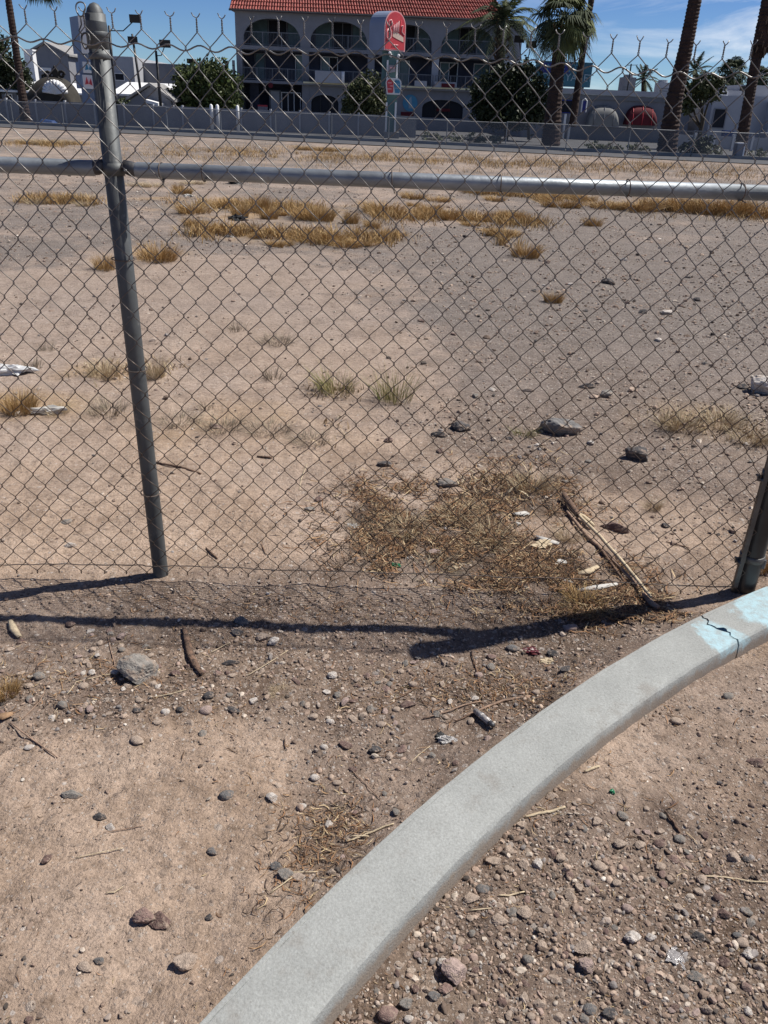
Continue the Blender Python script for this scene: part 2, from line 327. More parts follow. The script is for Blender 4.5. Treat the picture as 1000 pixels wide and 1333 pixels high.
def rock_verts(sub, rng, planes=9, smooth=.5):
    D = ICO[sub][0]; n = rng.normal(size=(planes, 3)); n /= np.linalg.norm(n, axis=1)[:, None]; hh = rng.uniform(.55, .95, planes)
    dots = D@n.T; r = np.where(dots > .05, hh/np.maximum(dots, .05), 9).min(axis=1); r = np.minimum(r, 1.15)
    r = (1-smooth)*r+smooth*(.35*r+.55)
    r = r*(1+.05*rng.normal(size=len(r))*(sub > 1)*.5)
    return D*r[:, None]
# ------------------------------------------------------------------ ground
def build_ground():
    nc = 600; t = np.linspace(-1, 1, nc); ys = [-400, -120, -40, -14, -6, -3, -1.5, -.6, -.2]
    y = .05
    while y < 60: ys.append(y); y += .0075*max(y, .95) if y < 14 else .018*y
    y = 64
    while y < 900: ys.append(y); y *= 1.18
    ys = np.array(ys); Y = np.repeat(ys, nc).reshape(len(ys), nc)
    wid = np.where(ys < .2, 2.6+np.abs(ys)*.9, 1.75+ys*.72)
    X = wid[:, None]*t[None, :]*(1+16*np.abs(t[None, :])**14)
    Z = ground_h(X, Y); G = gravel(X, Y)
    d = kerb_d(X, Y); Z = np.where((np.abs(d) < KW-.02) & (Y < 4), Z-.05, Z)
    V = np.stack([X, Y, Z], -1).reshape(-1, 3); R = len(ys)
    i = (np.arange(R-1)[:, None]*nc+np.arange(nc-1)[None, :]).ravel()
    F = np.stack([i, i+1, i+nc+1, i+nc], 1)
    me = npmesh('ground', V, F, None, True); a = me.attributes.new('gravel', 'FLOAT', 'POINT'); a.data.foreach_set('value', G.astype(np.float32).ravel())
    for nm, L in (('humus', HUM), ('dry', STR)): a = me.attributes.new(nm, 'FLOAT', 'POINT'); a.data.foreach_set('value', bl_sum(L, X, Y).astype(np.float32).ravel())
    o = link('ground', me, M['soil']); tag(o, kind='structure')
build_ground()
# ------------------------------------------------------------------ loose stuff on the ground
PAL = np.array([(.085, .07, .06), (.15, .11, .085), (.24, .175, .135), (.30, .22, .17), (.38, .29, .225), (.33, .27, .225), (.23, .205, .19), (.46, .39, .32), (.30, .22, .18), (.58, .52, .45)])
PW = np.array([.06, .11, .17, .18, .17, .1, .08, .07, .05, .012]); PW = PW/PW.sum()
def patch(x, y): return np.clip(.62+1.9*vn(x, y, 2.7, 91)+1.3*vn(x, y, 8.5, 92), .12, 1)
def sample(nw, xr, yr, power=1.6, floor=.05, fov=True):
    out = []
    while sum(len(q) for q in out) < nw:
        y = np.exp(RNG.uniform(math.log(yr[0]), math.log(yr[1]), 60000)); x = RNG.uniform(-1, 1, 60000)*(xr[0]+xr[1]*y)
        k = (RNG.random(60000) < (floor+gravel(x, y)**power)*patch(x, y)) & ((np.abs(kerb_d(x, y)) > KW+.004) | (y > 4)); out.append(np.stack([x[k], y[k]], 1))
    return np.concatenate(out)[:nw]
def stones(name, XY, size, sub, seed, sink=.35):
    rng = np.random.default_rng(seed); n = len(XY); base = [rock_verts(sub, rng, int(rng.integers(4, 8)), .0) for _ in range(16)]; Fi = ICO[sub][1]; nv = len(base[0])
    B = np.array(base)[rng.integers(0, 16, n)]
    S = size[:, None]*np.stack([rng.uniform(.75, 1.3, n), rng.uniform(.6, 1.0, n), rng.uniform(.4, .75, n)], 1)*.5
    B = B*S[:, None, :]; a = rng.uniform(0, 6.28, n); tl = rng.normal(0, .25, n)
    ct, st = np.cos(tl)[:, None], np.sin(tl)[:, None]; y1 = B[..., 1]*ct-B[..., 2]*st; z1 = B[..., 1]*st+B[..., 2]*ct
    ca, sa = np.cos(a)[:, None], np.sin(a)[:, None]; x2 = B[..., 0]*ca-y1*sa; y2 = B[..., 0]*sa+y1*ca
    z = ground_h(XY[:, 0], XY[:, 1])+S[:, 2]*(.75-2*sink*rng.random(n)*1.6)
    V = np.stack([x2+XY[:, :1], y2+XY[:, 1:2], z1+z[:, None]], -1).reshape(-1, 3)
    F = (Fi[None]+(np.arange(n)*nv)[:, None, None]).reshape(-1, 3)
    col = PAL[rng.choice(len(PAL), n, p=PW)]*rng.uniform(.75, 1.25, (n, 1)); T = np.repeat(col, nv, axis=0)
    return link(name, npmesh(name, V, F, T, False), M['stones'])
XY = sample(46000, (1.2, .42), (.7, 3.4), 1.4, .12); o = stones('gravel', XY, np.clip(RNG.lognormal(math.log(.0053), .48, len(XY)), .0025, .017), 0, 5)
tag(o, 'fine loose gravel lying on the near dirt around the kerb and fence', 'gravel', kind='stuff')
XY = sample(30000, (1.2, .5), (3.0, 24), 1.2, .14); sz = np.clip(RNG.lognormal(math.log(.011), .5, len(XY)), .005, .05)*(.75+XY[:, 1]/14)
o = stones('gravel', XY, sz, 0, 6); tag(o, 'loose gravel and small stones scattered over the empty lot', 'gravel', kind='stuff')
XY = sample(2600, (1.1, .42), (.75, 3.2), 1.8, .03); o = stones('pebbles', XY, np.clip(RNG.lognormal(math.log(.0125), .25, len(XY)), .009, .022), 1, 7)
tag(o, 'mixed small pebbles strewn through the near gravel', 'pebbles', kind='stuff')
def litter(name, XY, lmin, lmax, wid, seed, pal, lift=.01):
    rng = np.random.default_rng(seed); n = len(XY); L = rng.uniform(lmin, lmax, n); a = rng.uniform(0, 6.28, n); bend = rng.normal(0, .9, n); w = wid*rng.uniform(.5, 1.4, n)
    V = np.zeros((n, 8, 3)); col = np.array(pal)[rng.integers(0, len(pal), n)]*rng.uniform(.7, 1.3, (n, 1))
    for k in range(4):
        u = k/3-.5; aa = a+bend*u; cx = XY[:, 0]+L*u*np.cos(aa); cy = XY[:, 1]+L*u*np.sin(aa)
        cz = ground_h(cx, cy)+.0015+lift*rng.random(n)*(1 if k in (0, 3) else .6)
        ww = w*(.35 if k in (0, 3) else 1)*.5
        V[:, 2*k] = np.stack([cx-np.sin(aa)*ww, cy+np.cos(aa)*ww, cz], 1); V[:, 2*k+1] = np.stack([cx+np.sin(aa)*ww, cy-np.cos(aa)*ww, cz+w*.4*rng.normal(size=n)], 1)
    F = np.array([(0, 1, 3, 2), (2, 3, 5, 4), (4, 5, 7, 6)]); F = (F[None]+(np.arange(n)*8)[:, None, None]).reshape(-1, 4)
    return link(name, npmesh(name, V.reshape(-1, 3), F, np.repeat(col, 8, axis=0)), M['straw'])
STRAWPAL = [(.33, .21, .115), (.25, .14, .075), (.15, .095, .06), (.46, .35, .21), (.10, .07, .05), (.24, .13, .065), (.07, .05, .04), (.17, .1, .06)]
def zone(n, cs):
    out = []
    for px, py, rx, ry, w in cs:
        c = onz(px, py); k = int(n*w); out.append(np.stack([RNG.normal(c.x, rx, k), RNG.normal(c.y, ry, k)], 1))
    q = np.concatenate(out); return q[np.abs(kerb_d(q[:, 0], q[:, 1])) > KW+.01]
q = zone(25000, [(575, 690, .20, .19, .36), (640, 735, .24, .09, .2), (750, 755, .16, .10, .18), (690, 635, .16, .2, .1), (780, 805, .2, .05, .06), (500, 660, .12, .16, .06)])
q = q[RNG.random(len(q)) < np.clip(.62+1.8*vn(q[:, 0], q[:, 1], 7, 71)+1.3*vn(q[:, 0], q[:, 1], 17, 72), .04, 1)]
tag(litter('dry_litter', q, .015, .10, .0036, 3, STRAWPAL, .018), 'mat of dry straw and dead stems matted behind the fence', 'plant litter', kind='stuff')
q = zone(2600, [(650, 900, .2, .07, .3), (400, 1120, .06, .12, .12), (440, 1090, .05, .06, .1), (90, 880, .25, .12, .2), (700, 1020, .3, .2, .1), (480, 800, .5, .05, .18)]+[(x, y, .5, .35, .0) for x, y in ((500, 900),)])
tag(litter('dry_litter', q, .012, .05, .0022, 4, STRAWPAL, .008), 'thin straw scraps strewn over the dirt in front of the fence', 'plant litter', kind='stuff')
XY = sample(3600, (1.1, .42), (.7, 3.0), .2, .5); tag(litter('dry_litter', XY, .006, .022, .0016, 8, STRAWPAL, .003), 'tiny chaff specks scattered over the bare near soil', 'plant litter', kind='stuff')
# ------------------------------------------------------------------ named rocks and pebbles
ROCKMESH = {}
def rock_mesh(style, var):
    k = (style, var)
    if k not in ROCKMESH:
        rng = np.random.default_rng(hash((len(style), var)) % 9999+var*31+len(style))
        V = rock_verts(3 if style != 'pebble' else 2, rng, {'angular': 8, 'pebble': 22, 'chunk': 12}[style], {'angular': 0., 'pebble': .75, 'chunk': .12}[style])
        if style != 'pebble': V = V*(1+.10*vn(V[:, 0]+V[:, 2]*.7, V[:, 1]-V[:, 2]*.5, 3.5, var))[:, None]
        me = npmesh('rock', V, ICO[3 if style != 'pebble' else 2][1], None, style == 'pebble'); ROCKMESH[k] = me
    return ROCKMESH[k]
def rock(px, py, wpx, hpx, colr, style, label, name='stone', cat='stone', rot=None, group=None, sink=.28):
    p = onz(px, py); s = mpp(p); z = float(ground_h(p.x, p.y)); w = wpx*s; dpt = min(w*.8, hpx*s*1.05); hz = min(w, hpx*s)*(.66 if wpx < 28 else .82)
    me = rock_mesh(style, random.randint(0, 5)).copy(); me.materials.clear(); me.materials.append(STONE[colr])
    o = link(name, me); o.scale = (w/1.7, dpt/1.7, hz/1.6); o.rotation_euler = (random.uniform(-.12, .12), random.uniform(-.12, .12), rot if rot is not None else random.uniform(-.5, .5))
    o.location = (p.x, p.y, z+hz*(.5-sink)); return tag(o, label, cat, group)
R_ = [
 (180, 880, 48, 33, 'grey', 'angular', 'broken grey concrete chunk left of the brown bark strip', 'concrete_chunk', 'rubble'),
 (272, 911, 16, 13, 'dark', 'pebble', 'round dark pebble just below the brown bark strip'),
 (303, 927, 21, 10, 'dark', 'pebble', 'long dark pebble right of the round dark one'),
 (301, 864, 22, 9, 'dark', 'chunk', 'flat dark stone right of the brown bark strip'),
 (178, 967, 20, 13, 'tan', 'pebble', 'oval cream pebble alone on bare soil below the concrete chunk'),
 (215, 930, 13, 11, 'white', 'pebble', 'small white pebble below the grey concrete chunk'),
 (178, 929, 12, 9, 'dark', 'pebble', 'small dark pebble left of the small white pebble'),
 (228, 878, 12, 10, 'brown', 'chunk', 'small dark brown stone touching the right of the concrete chunk'),
 (268, 930, 18, 14, 'pink', 'pebble', 'pinkish pebble directly below the round dark pebble'),
 (235, 928, 11, 10, 'dark', 'pebble', 'small dark pebble right of the small white pebble'),
 (190, 1198, 24, 20, 'red', 'chunk', 'reddish brown stone left half of a touching pair'),
 (210, 1201, 26, 20, 'brown', 'chunk', 'reddish brown stone right half of a touching pair'),
 (243, 1263, 27, 22, 'tan', 'chunk', 'beige triangular stone near the bottom left of the kerb'),
 (61, 1123, 13, 14, 'brown', 'chunk', 'brown stone alone on smooth soil far left'),
 (130, 1067, 17, 12, 'dark', 'chunk', 'dark grey stone above the thin pale straw'),
 (145, 1079, 11, 11, 'white', 'chunk', 'whitish stone just above the thin pale straw'),
 (277, 1112, 11, 12, 'bluegrey', 'chunk', 'small grey stone standing up on smooth soil'),
 (295, 1040, 21, 17, 'bluegrey', 'pebble', 'blue grey pebble casting a shadow in mid soil'),
 (95, 1036, 26, 13, 'grey', 'chunk', 'flat grey stone half buried at the left'),
 (130, 1254, 11, 12, 'bluegrey', 'angular', 'small square grey stone near the bottom left'),
 (113, 1264, 17, 11, 'tan', 'chunk', 'flat tan stone beside the small square grey stone'),
 (273, 1199, 9, 11, 'dark', 'angular', 'black square chip of slag on smooth soil'),
 (354, 1043, 13, 12, 'white', 'angular', 'small pointed white stone on dark soil'),
 (392, 1052, 14, 15, 'white', 'pebble', 'round white pebble at the edge of the gravel patch'),
 (410, 1014, 14, 12, 'white', 'pebble', 'white pebble alone above the gravel patch'),
 (372, 1150, 18, 14, 'grey', 'chunk', 'rounded grey stone by the straw beside the kerb'),
 (362, 1135, 16, 10, 'bluegrey', 'chunk', 'grey stone above the straw beside the kerb'),
 (388, 1153, 14, 12, 'tan', 'chunk', 'tan stone against the kerb left side'),
 (450, 974, 16, 10, 'brown', 'chunk', 'dark brown stone left of the one with a twig'),
 (488, 980, 15, 13, 'dark', 'chunk', 'black stone with a thin twig beside it'),
 (532, 919, 18, 10, 'brown', 'chunk', 'flat brown stone below the snail shaped pebble'),
 (516, 926, 11, 8, 'tan', 'pebble', 'small tan pebble left of the flat brown stone'),
 (537, 891, 13, 14, 'tan', 'pebble', 'striped cream pebble with a dark twig below it'),
 (430, 942, 13, 9, 'white', 'pebble', 'cream flat pebble in bare soil mid left of kerb'),
 (496, 946, 13, 10, 'tan', 'pebble', 'tan round pebble in bare soil left of foil scrap'),
 (422, 975, 12, 9, 'white', 'pebble', 'cream pebble left of the dark brown stone'),
 (438, 1020, 13, 9, 'tan', 'pebble', 'tan pebble right of the lone white pebble'),
 (668, 846, 20, 12, 'bluegrey', 'pebble', 'blue grey pebble at the end of the black post shadow'),
 (742, 820, 19, 13, 'pink', 'pebble', 'pinkish round pebble inside the shadow by the kerb'),
 (722, 1032-180, 16, 9, 'dark', 'chunk', 'dark stone between shadow line and kerb'),
 (697, 906, 12, 11, 'tan', 'pebble', 'tan pebble beside the straw left of the kerb'),
 (736, 880, 14, 9, 'dark', 'chunk', 'dark stone close to the kerb under the fence shadow'),
 (722, 1058, 1, 1, 'tan', 'pebble', ''),
 (591, 1262, 32, 26, 'pink', 'angular', 'large pinkish chunk in gravel right of the kerb bottom'),
 (580, 1250, 16, 14, 'white', 'chunk', 'whitish stone leaning on the large pinkish chunk'),
 (580, 1283, 17, 16, 'red', 'chunk', 'reddish stone just below the large pinkish chunk'),
 (566, 1294, 14, 15, 'bluegrey', 'chunk', 'grey stone left of the small reddish stone'),
 (504, 1317, 27, 27, 'red', 'pebble', 'smooth reddish brown stone at the bottom edge'),
 (530, 1303, 16, 20, 'grey', 'chunk', 'grey stone right of the smooth reddish brown one'),
 (532, 1322, 13, 13, 'white', 'pebble', 'white pebble at the bottom edge of the picture'),
 (556, 1283, 10, 14, 'tan', 'chunk', 'cream upright stone left of the reddish ones'),
 (615, 1165, 18, 12, 'tan', 'chunk', 'tan angular stone near the kerb edge right side'),
 (628, 1155, 19, 14, 'bluegrey', 'pebble', 'blue grey pebble close to the kerb right side'),
 (644, 1118, 18, 10, 'tan', 'chunk', 'tan flat stone near the kerb right side'),
 (652, 1193, 18, 15, 'tan', 'chunk', 'tan rounded stone in the middle gravel'),
 (683, 1183, 19, 15, 'tan', 'chunk', 'sandy stone beside the short pale straw'),
 (688, 1245, 17, 16, 'grey', 'pebble', 'round grey pebble in the dense gravel'),
 (758, 1235, 20, 18, 'tan', 'angular', 'beige angular stone above the square one'),
 (764, 1258, 19, 18, 'pink', 'angular', 'square beige pink stone in the dense gravel'),
 (743, 1256, 9, 9, 'white', 'pebble', 'tiny white pebble left of the square beige stone'),
 (737, 1241, 10, 15, 'red', 'chunk', 'rusty upright stone left of the beige angular one'),
 (770, 1310, 21, 15, 'bluegrey', 'pebble', 'blue grey stone near the bottom of the right gravel'),
 (795, 1320, 17, 18, 'dark', 'chunk', 'dark stone at the bottom edge right'),
 (704, 1305, 16, 17, 'tan', 'chunk', 'pale tan stone at the bottom edge of the gravel'),
 (817, 1179, 15, 14, 'pink', 'pebble', 'round pink pebble in the right gravel'),
 (824, 1219, 19, 18, 'white', 'chunk', 'white stone with grey speckle in the right gravel'),
 (849, 1217, 12, 15, 'white', 'chunk', 'smaller white stone right of the speckled white one'),
 (859, 1097, 17, 13, 'brown', 'pebble', 'dark brown oval pebble at the right side'),
 (886, 1089, 18, 12, 'grey', 'pebble', 'grey pebble right of the dark brown oval one'),
 (809, 1095, 15, 12, 'tan', 'chunk', 'tan stone in the right hand dirt'),
 (780, 1127, 19, 15, 'tan', 'pebble', 'tan pebble near the middle of the right dirt'),
 (972, 1117, 12, 10, 'dark', 'pebble', 'black pebble with white top at the right edge'),
 (936, 1167, 15, 13, 'brown', 'pebble', 'dark brown round pebble under the long pale straw'),
 (944, 1188, 19, 13, 'brown', 'chunk', 'brown stone below the dark brown round pebble'),
 (911, 1217, 17, 15, 'dark', 'chunk', 'black stone at the right with tan stone beside'),
 (962, 1213, 15, 9, 'bluegrey', 'pebble', 'dark blue pebble near the right edge'),
 (968, 1224, 18, 13, 'tan', 'pebble', 'sandy pebble below the dark blue one'),
 (946, 1247, 16, 13, 'brown', 'chunk', 'brown stone in the lower right gravel'),
 (977, 1240, 15, 12, 'white', 'chunk', 'cream stone near the lower right edge'),
 (908, 1267, 20, 12, 'grey', 'chunk', 'pale flat grey stone in the lower right gravel'),
 (923, 1310, 14, 15, 'tan', 'chunk', 'tan stone near the lower right corner'),
 (881, 936, 16, 11, 'tan', 'pebble', 'pale pebble with a dark shadow right of the kerb'),
 (983, 992, 16, 13, 'brown', 'angular', 'dark red angular stone at the right edge'),
 (948, 906, 15, 12, 'grey', 'pebble', 'pale grey pebble close to the kerb top right'),
 (720, 1034, 15, 10, 'tan', 'chunk', 'tan stone against the right side of the kerb'),
 (680, 1072, 11, 12, 'tan', 'chunk', 'small tan stone beside the kerb and curled straw'),
 (728, 561, 46, 27, 'bluegrey', 'chunk', 'large dark grey rock behind the fence right of centre', 'rock', 'rock'),
 (830, 596, 32, 20, 'dark', 'angular', 'black angular rock behind the fence at the right', 'rock', 'rock'),
 (598, 557, 23, 18, 'dark', 'angular', 'dark pointed rock behind the fence near the centre', 'rock', 'rock'),
 (573, 568, 20, 12, 'dark', 'chunk', 'flat dark rock left of the dark pointed one', 'rock', 'rock'),
 (506, 575, 13, 10, 'brown', 'chunk', 'dark brown stone behind the fence above a similar one'),
 (501, 606, 17, 10, 'dark', 'angular', 'dark sharp stone behind the fence below a similar one'),
 (280, 554, 17, 10, 'brown', 'chunk', 'red brown lump in the dry grass behind the fence'),
 (792, 371, 15, 11, 'dark', 'chunk', 'black rock far out on the grey gravel of the lot', 'rock', 'rock'),
 (837, 410, 13, 10, 'dark', 'chunk', 'small black rock left of the black and white one', 'rock', 'rock'),
 (869, 410, 17, 8, 'white', 'angular', 'white topped rock far out on the grey gravel', 'rock', 'rock'),
 (816, 396, 8, 5, 'brown', 'chunk', 'tiny reddish stone far out between black rocks'),
 (765, 505, 22, 11, 'dark', 'chunk', 'dark rock in front of a grey lump on the lot', 'rock', 'rock'),
 (789, 516, 18, 14, 'grey', 'chunk', 'grey lump right of a dark rock on the lot', 'rock', 'rock'),
 (688, 510, 15, 8, 'tan', 'chunk', 'pale flat stone left of the dark rock on the lot'),
 (994, 511, 34, 28, 'white', 'angular', 'large whitish concrete lump at the right edge of the lot', 'concrete_chunk', 'rubble'),
 (968, 506, 14, 9, 'dark', 'chunk', 'dark rock left of the large whitish lump', 'rock', 'rock'),
 (801, 688, 34, 15, 'brown', 'chunk', 'brown flat rock right of the fallen palm stem', 'rock', 'rock'),
 (583, 634, 22, 15, 'grey', 'chunk', 'grey stone in the straw mat behind the fence', 'rock', 'rock'),
 (569, 717, 20, 9, 'pink', 'chunk', 'pinkish stone in the straw mat behind the fence'),
 (416, 653, 11, 8, 'brown', 'chunk', 'dark brown stone left of the straw mat'),
 (403, 666, 12, 8, 'grey', 'chunk', 'grey stone left edge of the straw mat'),
 (86, 680, 14, 8, 'grey', 'chunk', 'grey and black stone behind the fence far left'),
 (92, 713, 14, 9, 'white', 'chunk', 'pale stone near the fence bottom far left'),
 (700, 580, 9, 6, 'white', 'chunk', 'small white stone left below the large dark grey rock'),
 (316, 812, 18, 12, 'bluegrey', 'chunk', 'blue grey stone just under the rail shadow'),
 (309, 828, 14, 10, 'dark', 'chunk', 'dark stone in the heap under the rail shadow'),
 (356, 838, 15, 14, 'white', 'chunk', 'white stone right of the heap under the rail shadow'),
 (344, 830, 16, 12, 'tan', 'chunk', 'tan stone in the heap under the rail shadow'),
 (91, 814, 14, 12, 'brown', 'pebble', 'brown pebble touching the rail shadow at the left'),
 (52, 885, 17, 14, 'grey', 'pebble', 'grey round pebble in the left gravel'),
 (82, 920, 16, 13, 'grey', 'pebble', 'grey pebble below another in the left gravel'),
 (108, 897, 15, 12, 'tan', 'pebble', 'brownish pebble in the left gravel beside twigs'),
 (150, 878, 12, 11, 'white', 'pebble', 'cream pebble left of the concrete chunk'),
 (38, 976, 13, 9, 'white', 'pebble', 'pale stone beside the twig at the left edge'),
 (984, 1100, 9, 9, 'grey', 'pebble', ''),
]
for r in R_:
    if r[6]: rock(*r)
# further pebbles that show about ten pixels, grouped by where they lie
LAND = [(180, 880, 'the grey concrete chunk'), (253, 855, 'the brown bark strip'), (272, 911, 'the round dark pebble'), (178, 967, 'the oval cream pebble'), (200, 1198, 'the reddish stone pair'), (243, 1263, 'the beige triangular stone'),
 (61, 1123, 'the lone brown stone'), (130, 1067, 'the thin pale straw'), (295, 1040, 'the blue grey pebble'), (95, 1036, 'the half buried flat stone'), (45, 968, 'the brown twig at the left'), (10, 935, 'the curled dead leaf'), (360, 835, 'the stone heap under the shadow'),
 (488, 980, 'the black stone with twig'), (532, 900, 'the striped cream pebble'), (410, 1014, 'the lone white pebble'), (375, 1150, 'the straw by the kerb stones'), (480, 1098, 'the pale straw along the kerb'), (628, 941, 'the plastic tube'), (578, 963, 'the foil scrap'),
 (668, 846, 'the shadow end pebble'), (620, 880, 'the dark upright twig'), (591, 1262, 'the large pinkish chunk'), (504, 1317, 'the smooth reddish stone at the bottom'), (628, 1155, 'the blue grey pebble by the kerb'), (650, 1190, 'the short straight straw'), (688, 1245, 'the round grey gravel pebble'),
 (761, 1247, 'the square beige stone'), (795, 1318, 'the dark bottom edge stone'), (817, 1179, 'the round pink pebble'), (880, 1243, 'the clear plastic film'), (835, 1219, 'the speckled white stone'), (859, 1097, 'the dark brown oval pebble'), (710, 1056, 'the curled straw by the kerb'),
 (944, 1180, 'the two brown stones'), (960, 1143, 'the long pale straw'), (911, 1217, 'the black stone at the right'), (965, 1220, 'the dark blue pebble'), (923, 1310, 'the bottom right tan stone'), (876, 1068, 'the dark curled twig'), (773, 1000, 'the thick straw chip'), (983, 992, 'the dark red stone'), (881, 936, 'the pale shadowed pebble'), (780, 1127, 'the tan pebble in the right dirt'),
 (728, 561, 'the large dark grey rock'), (830, 596, 'the black angular rock'), (801, 688, 'the flat brown rock'), (598, 557, 'the pointed dark rock'), (792, 371, 'the far black rock'), (869, 410, 'the white topped rock'), (775, 508, 'the dark rock and grey lump'), (994, 511, 'the whitish concrete lump'), (513, 500, 'the green yellow weed'), (720, 390, 'the lone golden tuft'), (885, 550, 'the pale grass clumps'), (780, 707, 'the fallen palm stem')]
CNAME = dict(tan='tan', grey='grey', brown='brown', red='reddish', pink='pinkish', bluegrey='slate grey', white='whitish', dark='dark')
USED = set()
def pebble_label(px, py, w, colr, big):
    for lx, ly, nm in sorted(LAND, key=lambda q: (q[0]-px)**2+(q[1]-py)**2)[:4]:
        dx, dy = px-lx, py-ly; a = math.degrees(math.atan2(-dy, dx)) % 360; k = int((a+22.5)//45) % 8
        dr = ['right of', 'above and right of', 'above', 'above and left of', 'left of', 'below and left of', 'below', 'below and right of'][k]; dist = math.hypot(dx, dy); far_ = 'just ' if dist < 38 else ('well ' if dist > 95 else '')
        lb = '%s %s %s %s%s %s' % ('larger' if w > big else 'small', CNAME[colr], 'pebble', far_, dr, nm)
        if lb not in USED: USED.add(lb); return lb
    return None
def pebble_set(n, box, label, group, smin, smax, seed, cols=('tan', 'grey', 'tan', 'red', 'tan', 'pink', 'grey', 'white', 'tan', 'brown', 'tan')):
    rng = np.random.default_rng(seed); k = 0; tries = 0
    while k < n and tries < 8000:
        tries += 1; px = rng.uniform(box[0], box[2]); py = rng.uniform(box[1], box[3]); p = onz(px, py); d = float(kerb_d(p.x, p.y))
        if abs(d) < KW+.02 or (box[4] == 'R' and d > 0) or (box[4] == 'L' and d < 0) or rng.random() > float(gravel(p.x, p.y))**1.5+.03: continue
        if any(abs(px-q[0]) < 14 and abs(py-q[1]) < 12 for q in R_): continue
        w = rng.uniform(smin, smax); cc = cols[int(rng.integers(0, len(cols)))]; lb = pebble_label(px, py, w, cc, (smin+smax)/2)
        if lb is None: continue
        rock(px, py, w, w*rng.uniform(.6, .9), cc, 'angular' if rng.random() < .4 else ('chunk' if rng.random() < .75 else 'pebble'), lb, 'pebble', 'pebble', rng.uniform(0, 6), group, .36); k += 1
pebble_set(120, (440, 1040, 1000, 1333, 'R'), 'one of the small mixed pebbles in the gravel on the right of the kerb', 'pebbles right of the kerb', 8, 14, 1)
pebble_set(75, (200, 850, 640, 1333, 'L'), 'one of the small mixed pebbles on the soil on the left of the kerb', 'pebbles left of the kerb', 8, 12, 2)
pebble_set(45, (0, 820, 200, 1333, 'L'), 'one of the small mixed pebbles on the soil at the far left', 'pebbles at the far left', 7, 11, 3)
pebble_set(30, (500, 330, 1000, 700, 'L'), 'one of the small stones on the grey gravel of the lot behind the fence', 'stones behind the fence', 6, 10, 4, ('dark', 'grey', 'brown', 'white', 'dark'))
# ------------------------------------------------------------------ grass tufts
def blades(rng, n, rad, hgt, spread, pal, wid, curl=.5):
    a = rng.uniform(0, 6.28, n); a = np.where(rng.random(n) < .5, rng.choice(rng.uniform(0, 6.28, 7), n)+rng.normal(0, .25, n), a); r0 = rad*np.sqrt(rng.random(n))*.75; bx = np.cos(a)*r0; by = np.sin(a)*r0
    da = a+rng.normal(0, .6, n); L = hgt*rng.uniform(.45, 1.15, n); out = spread*rng.uniform(.1, 1.1, n); side = rng.uniform(0, 6.28, n); w = wid*rng.uniform(.6, 1.3, n)
    V = np.zeros((n, 7, 3)); col = np.array(pal)[rng.integers(0, len(pal), n)]*rng.uniform(.75, 1.25, (n, 1))
    for k in range(4):
        u = k/3; ox = np.cos(da)*out*u**(1+curl)*L; oy = np.sin(da)*out*u**(1+curl)*L; z = L*(u-.35*curl*u*u*np.minimum(out, 1.2))
        c = np.stack([bx+ox+.06*L*np.sin(side*3)*u*(1-u), by+oy, z], 1)
        if k < 3:
            ww = (w*(1-.55*u)/2)[:, None]*np.stack([np.cos(side), np.sin(side), 0*side], 1); V[:, 2*k] = c-ww; V[:, 2*k+1] = c+ww
        else: V[:, 6] = c
    base = np.arange(n)*7
    F = np.concatenate([np.stack([base, base+1, base+3], 1), np.stack([base, base+3, base+2], 1), np.stack([base+2, base+3, base+5], 1), np.stack([base+2, base+5, base+4], 1), np.stack([base+4, base+5, base+6], 1)])
    return V.reshape(-1, 3), F, np.repeat(col, 7, axis=0)
GOLD = [(.44, .28, .11), (.35, .21, .08), (.50, .36, .18), (.25, .16, .075)]; PALE = [(.5, .4, .25), (.4, .3, .19), (.3, .22, .14), (.55, .46, .31)]
GREEN = [(.19, .21, .07), (.28, .27, .10), (.4, .33, .15), (.46, .38, .2), (.13, .15, .05)]; GREY = [(.2, .17, .13), (.28, .23, .17), (.15, .12, .09), (.36, .3, .2)]
GM = {}
for kind, (pal, n, h, sp, w) in dict(gold=(GOLD, 620, .85, 1.15, .020), pale=(PALE, 420, .7, 1.7, .017), green=(GREEN, 230, .85, 1.5, .019), grey=(GREY, 260, .55, 2.0, .018), spike=(GREY, 70, .8, 1.4, .035)).items():
    for v in range(3):
        rg = np.random.default_rng(100+v+len(kind)*7+n); V, F, T = blades(rg, n, 1.0, h, sp, pal, w); GM[kind, v] = npmesh('tuft', V, F, T)
def tuft(px, py, wpx, hpx, kind, label, group=None, name='grass_tuft'):
    """px,py = middle of the base in the photo"""
    p = onz(px, py); s = mpp(p); o = link(name, GM[kind, random.randint(0, 2)], M['straw']); R = wpx*s*.5/1.1*(1.45 if kind == 'gold' and py < 340 else 1.15)
    o.scale = (R, R*random.uniform(.7, 1.1), hpx*s*1.05); o.rotation_euler = (0, 0, random.uniform(0, 6.28)); o.location = (p.x, p.y, float(ground_h(p.x, p.y))-.004)
    return tag(o, label, 'grass tuft', group)
def field(name, XY, hgt, pal, seed, label):
    rg = np.random.default_rng(seed); V, F, T = blades(rg, len(XY), 0.0, hgt, 1.2, pal, .010); V = V.reshape(-1, 7, 3); V[:, :, 0] += XY[:, :1]; V[:, :, 1] += XY[:, 1:2]; V[:, :, 2] += ground_h(XY[:, 0], XY[:, 1])[:, None]
    o = link(name, npmesh(name, V.reshape(-1, 3), F, T), M['straw']); tag(o, label, 'dry grass', kind='stuff')
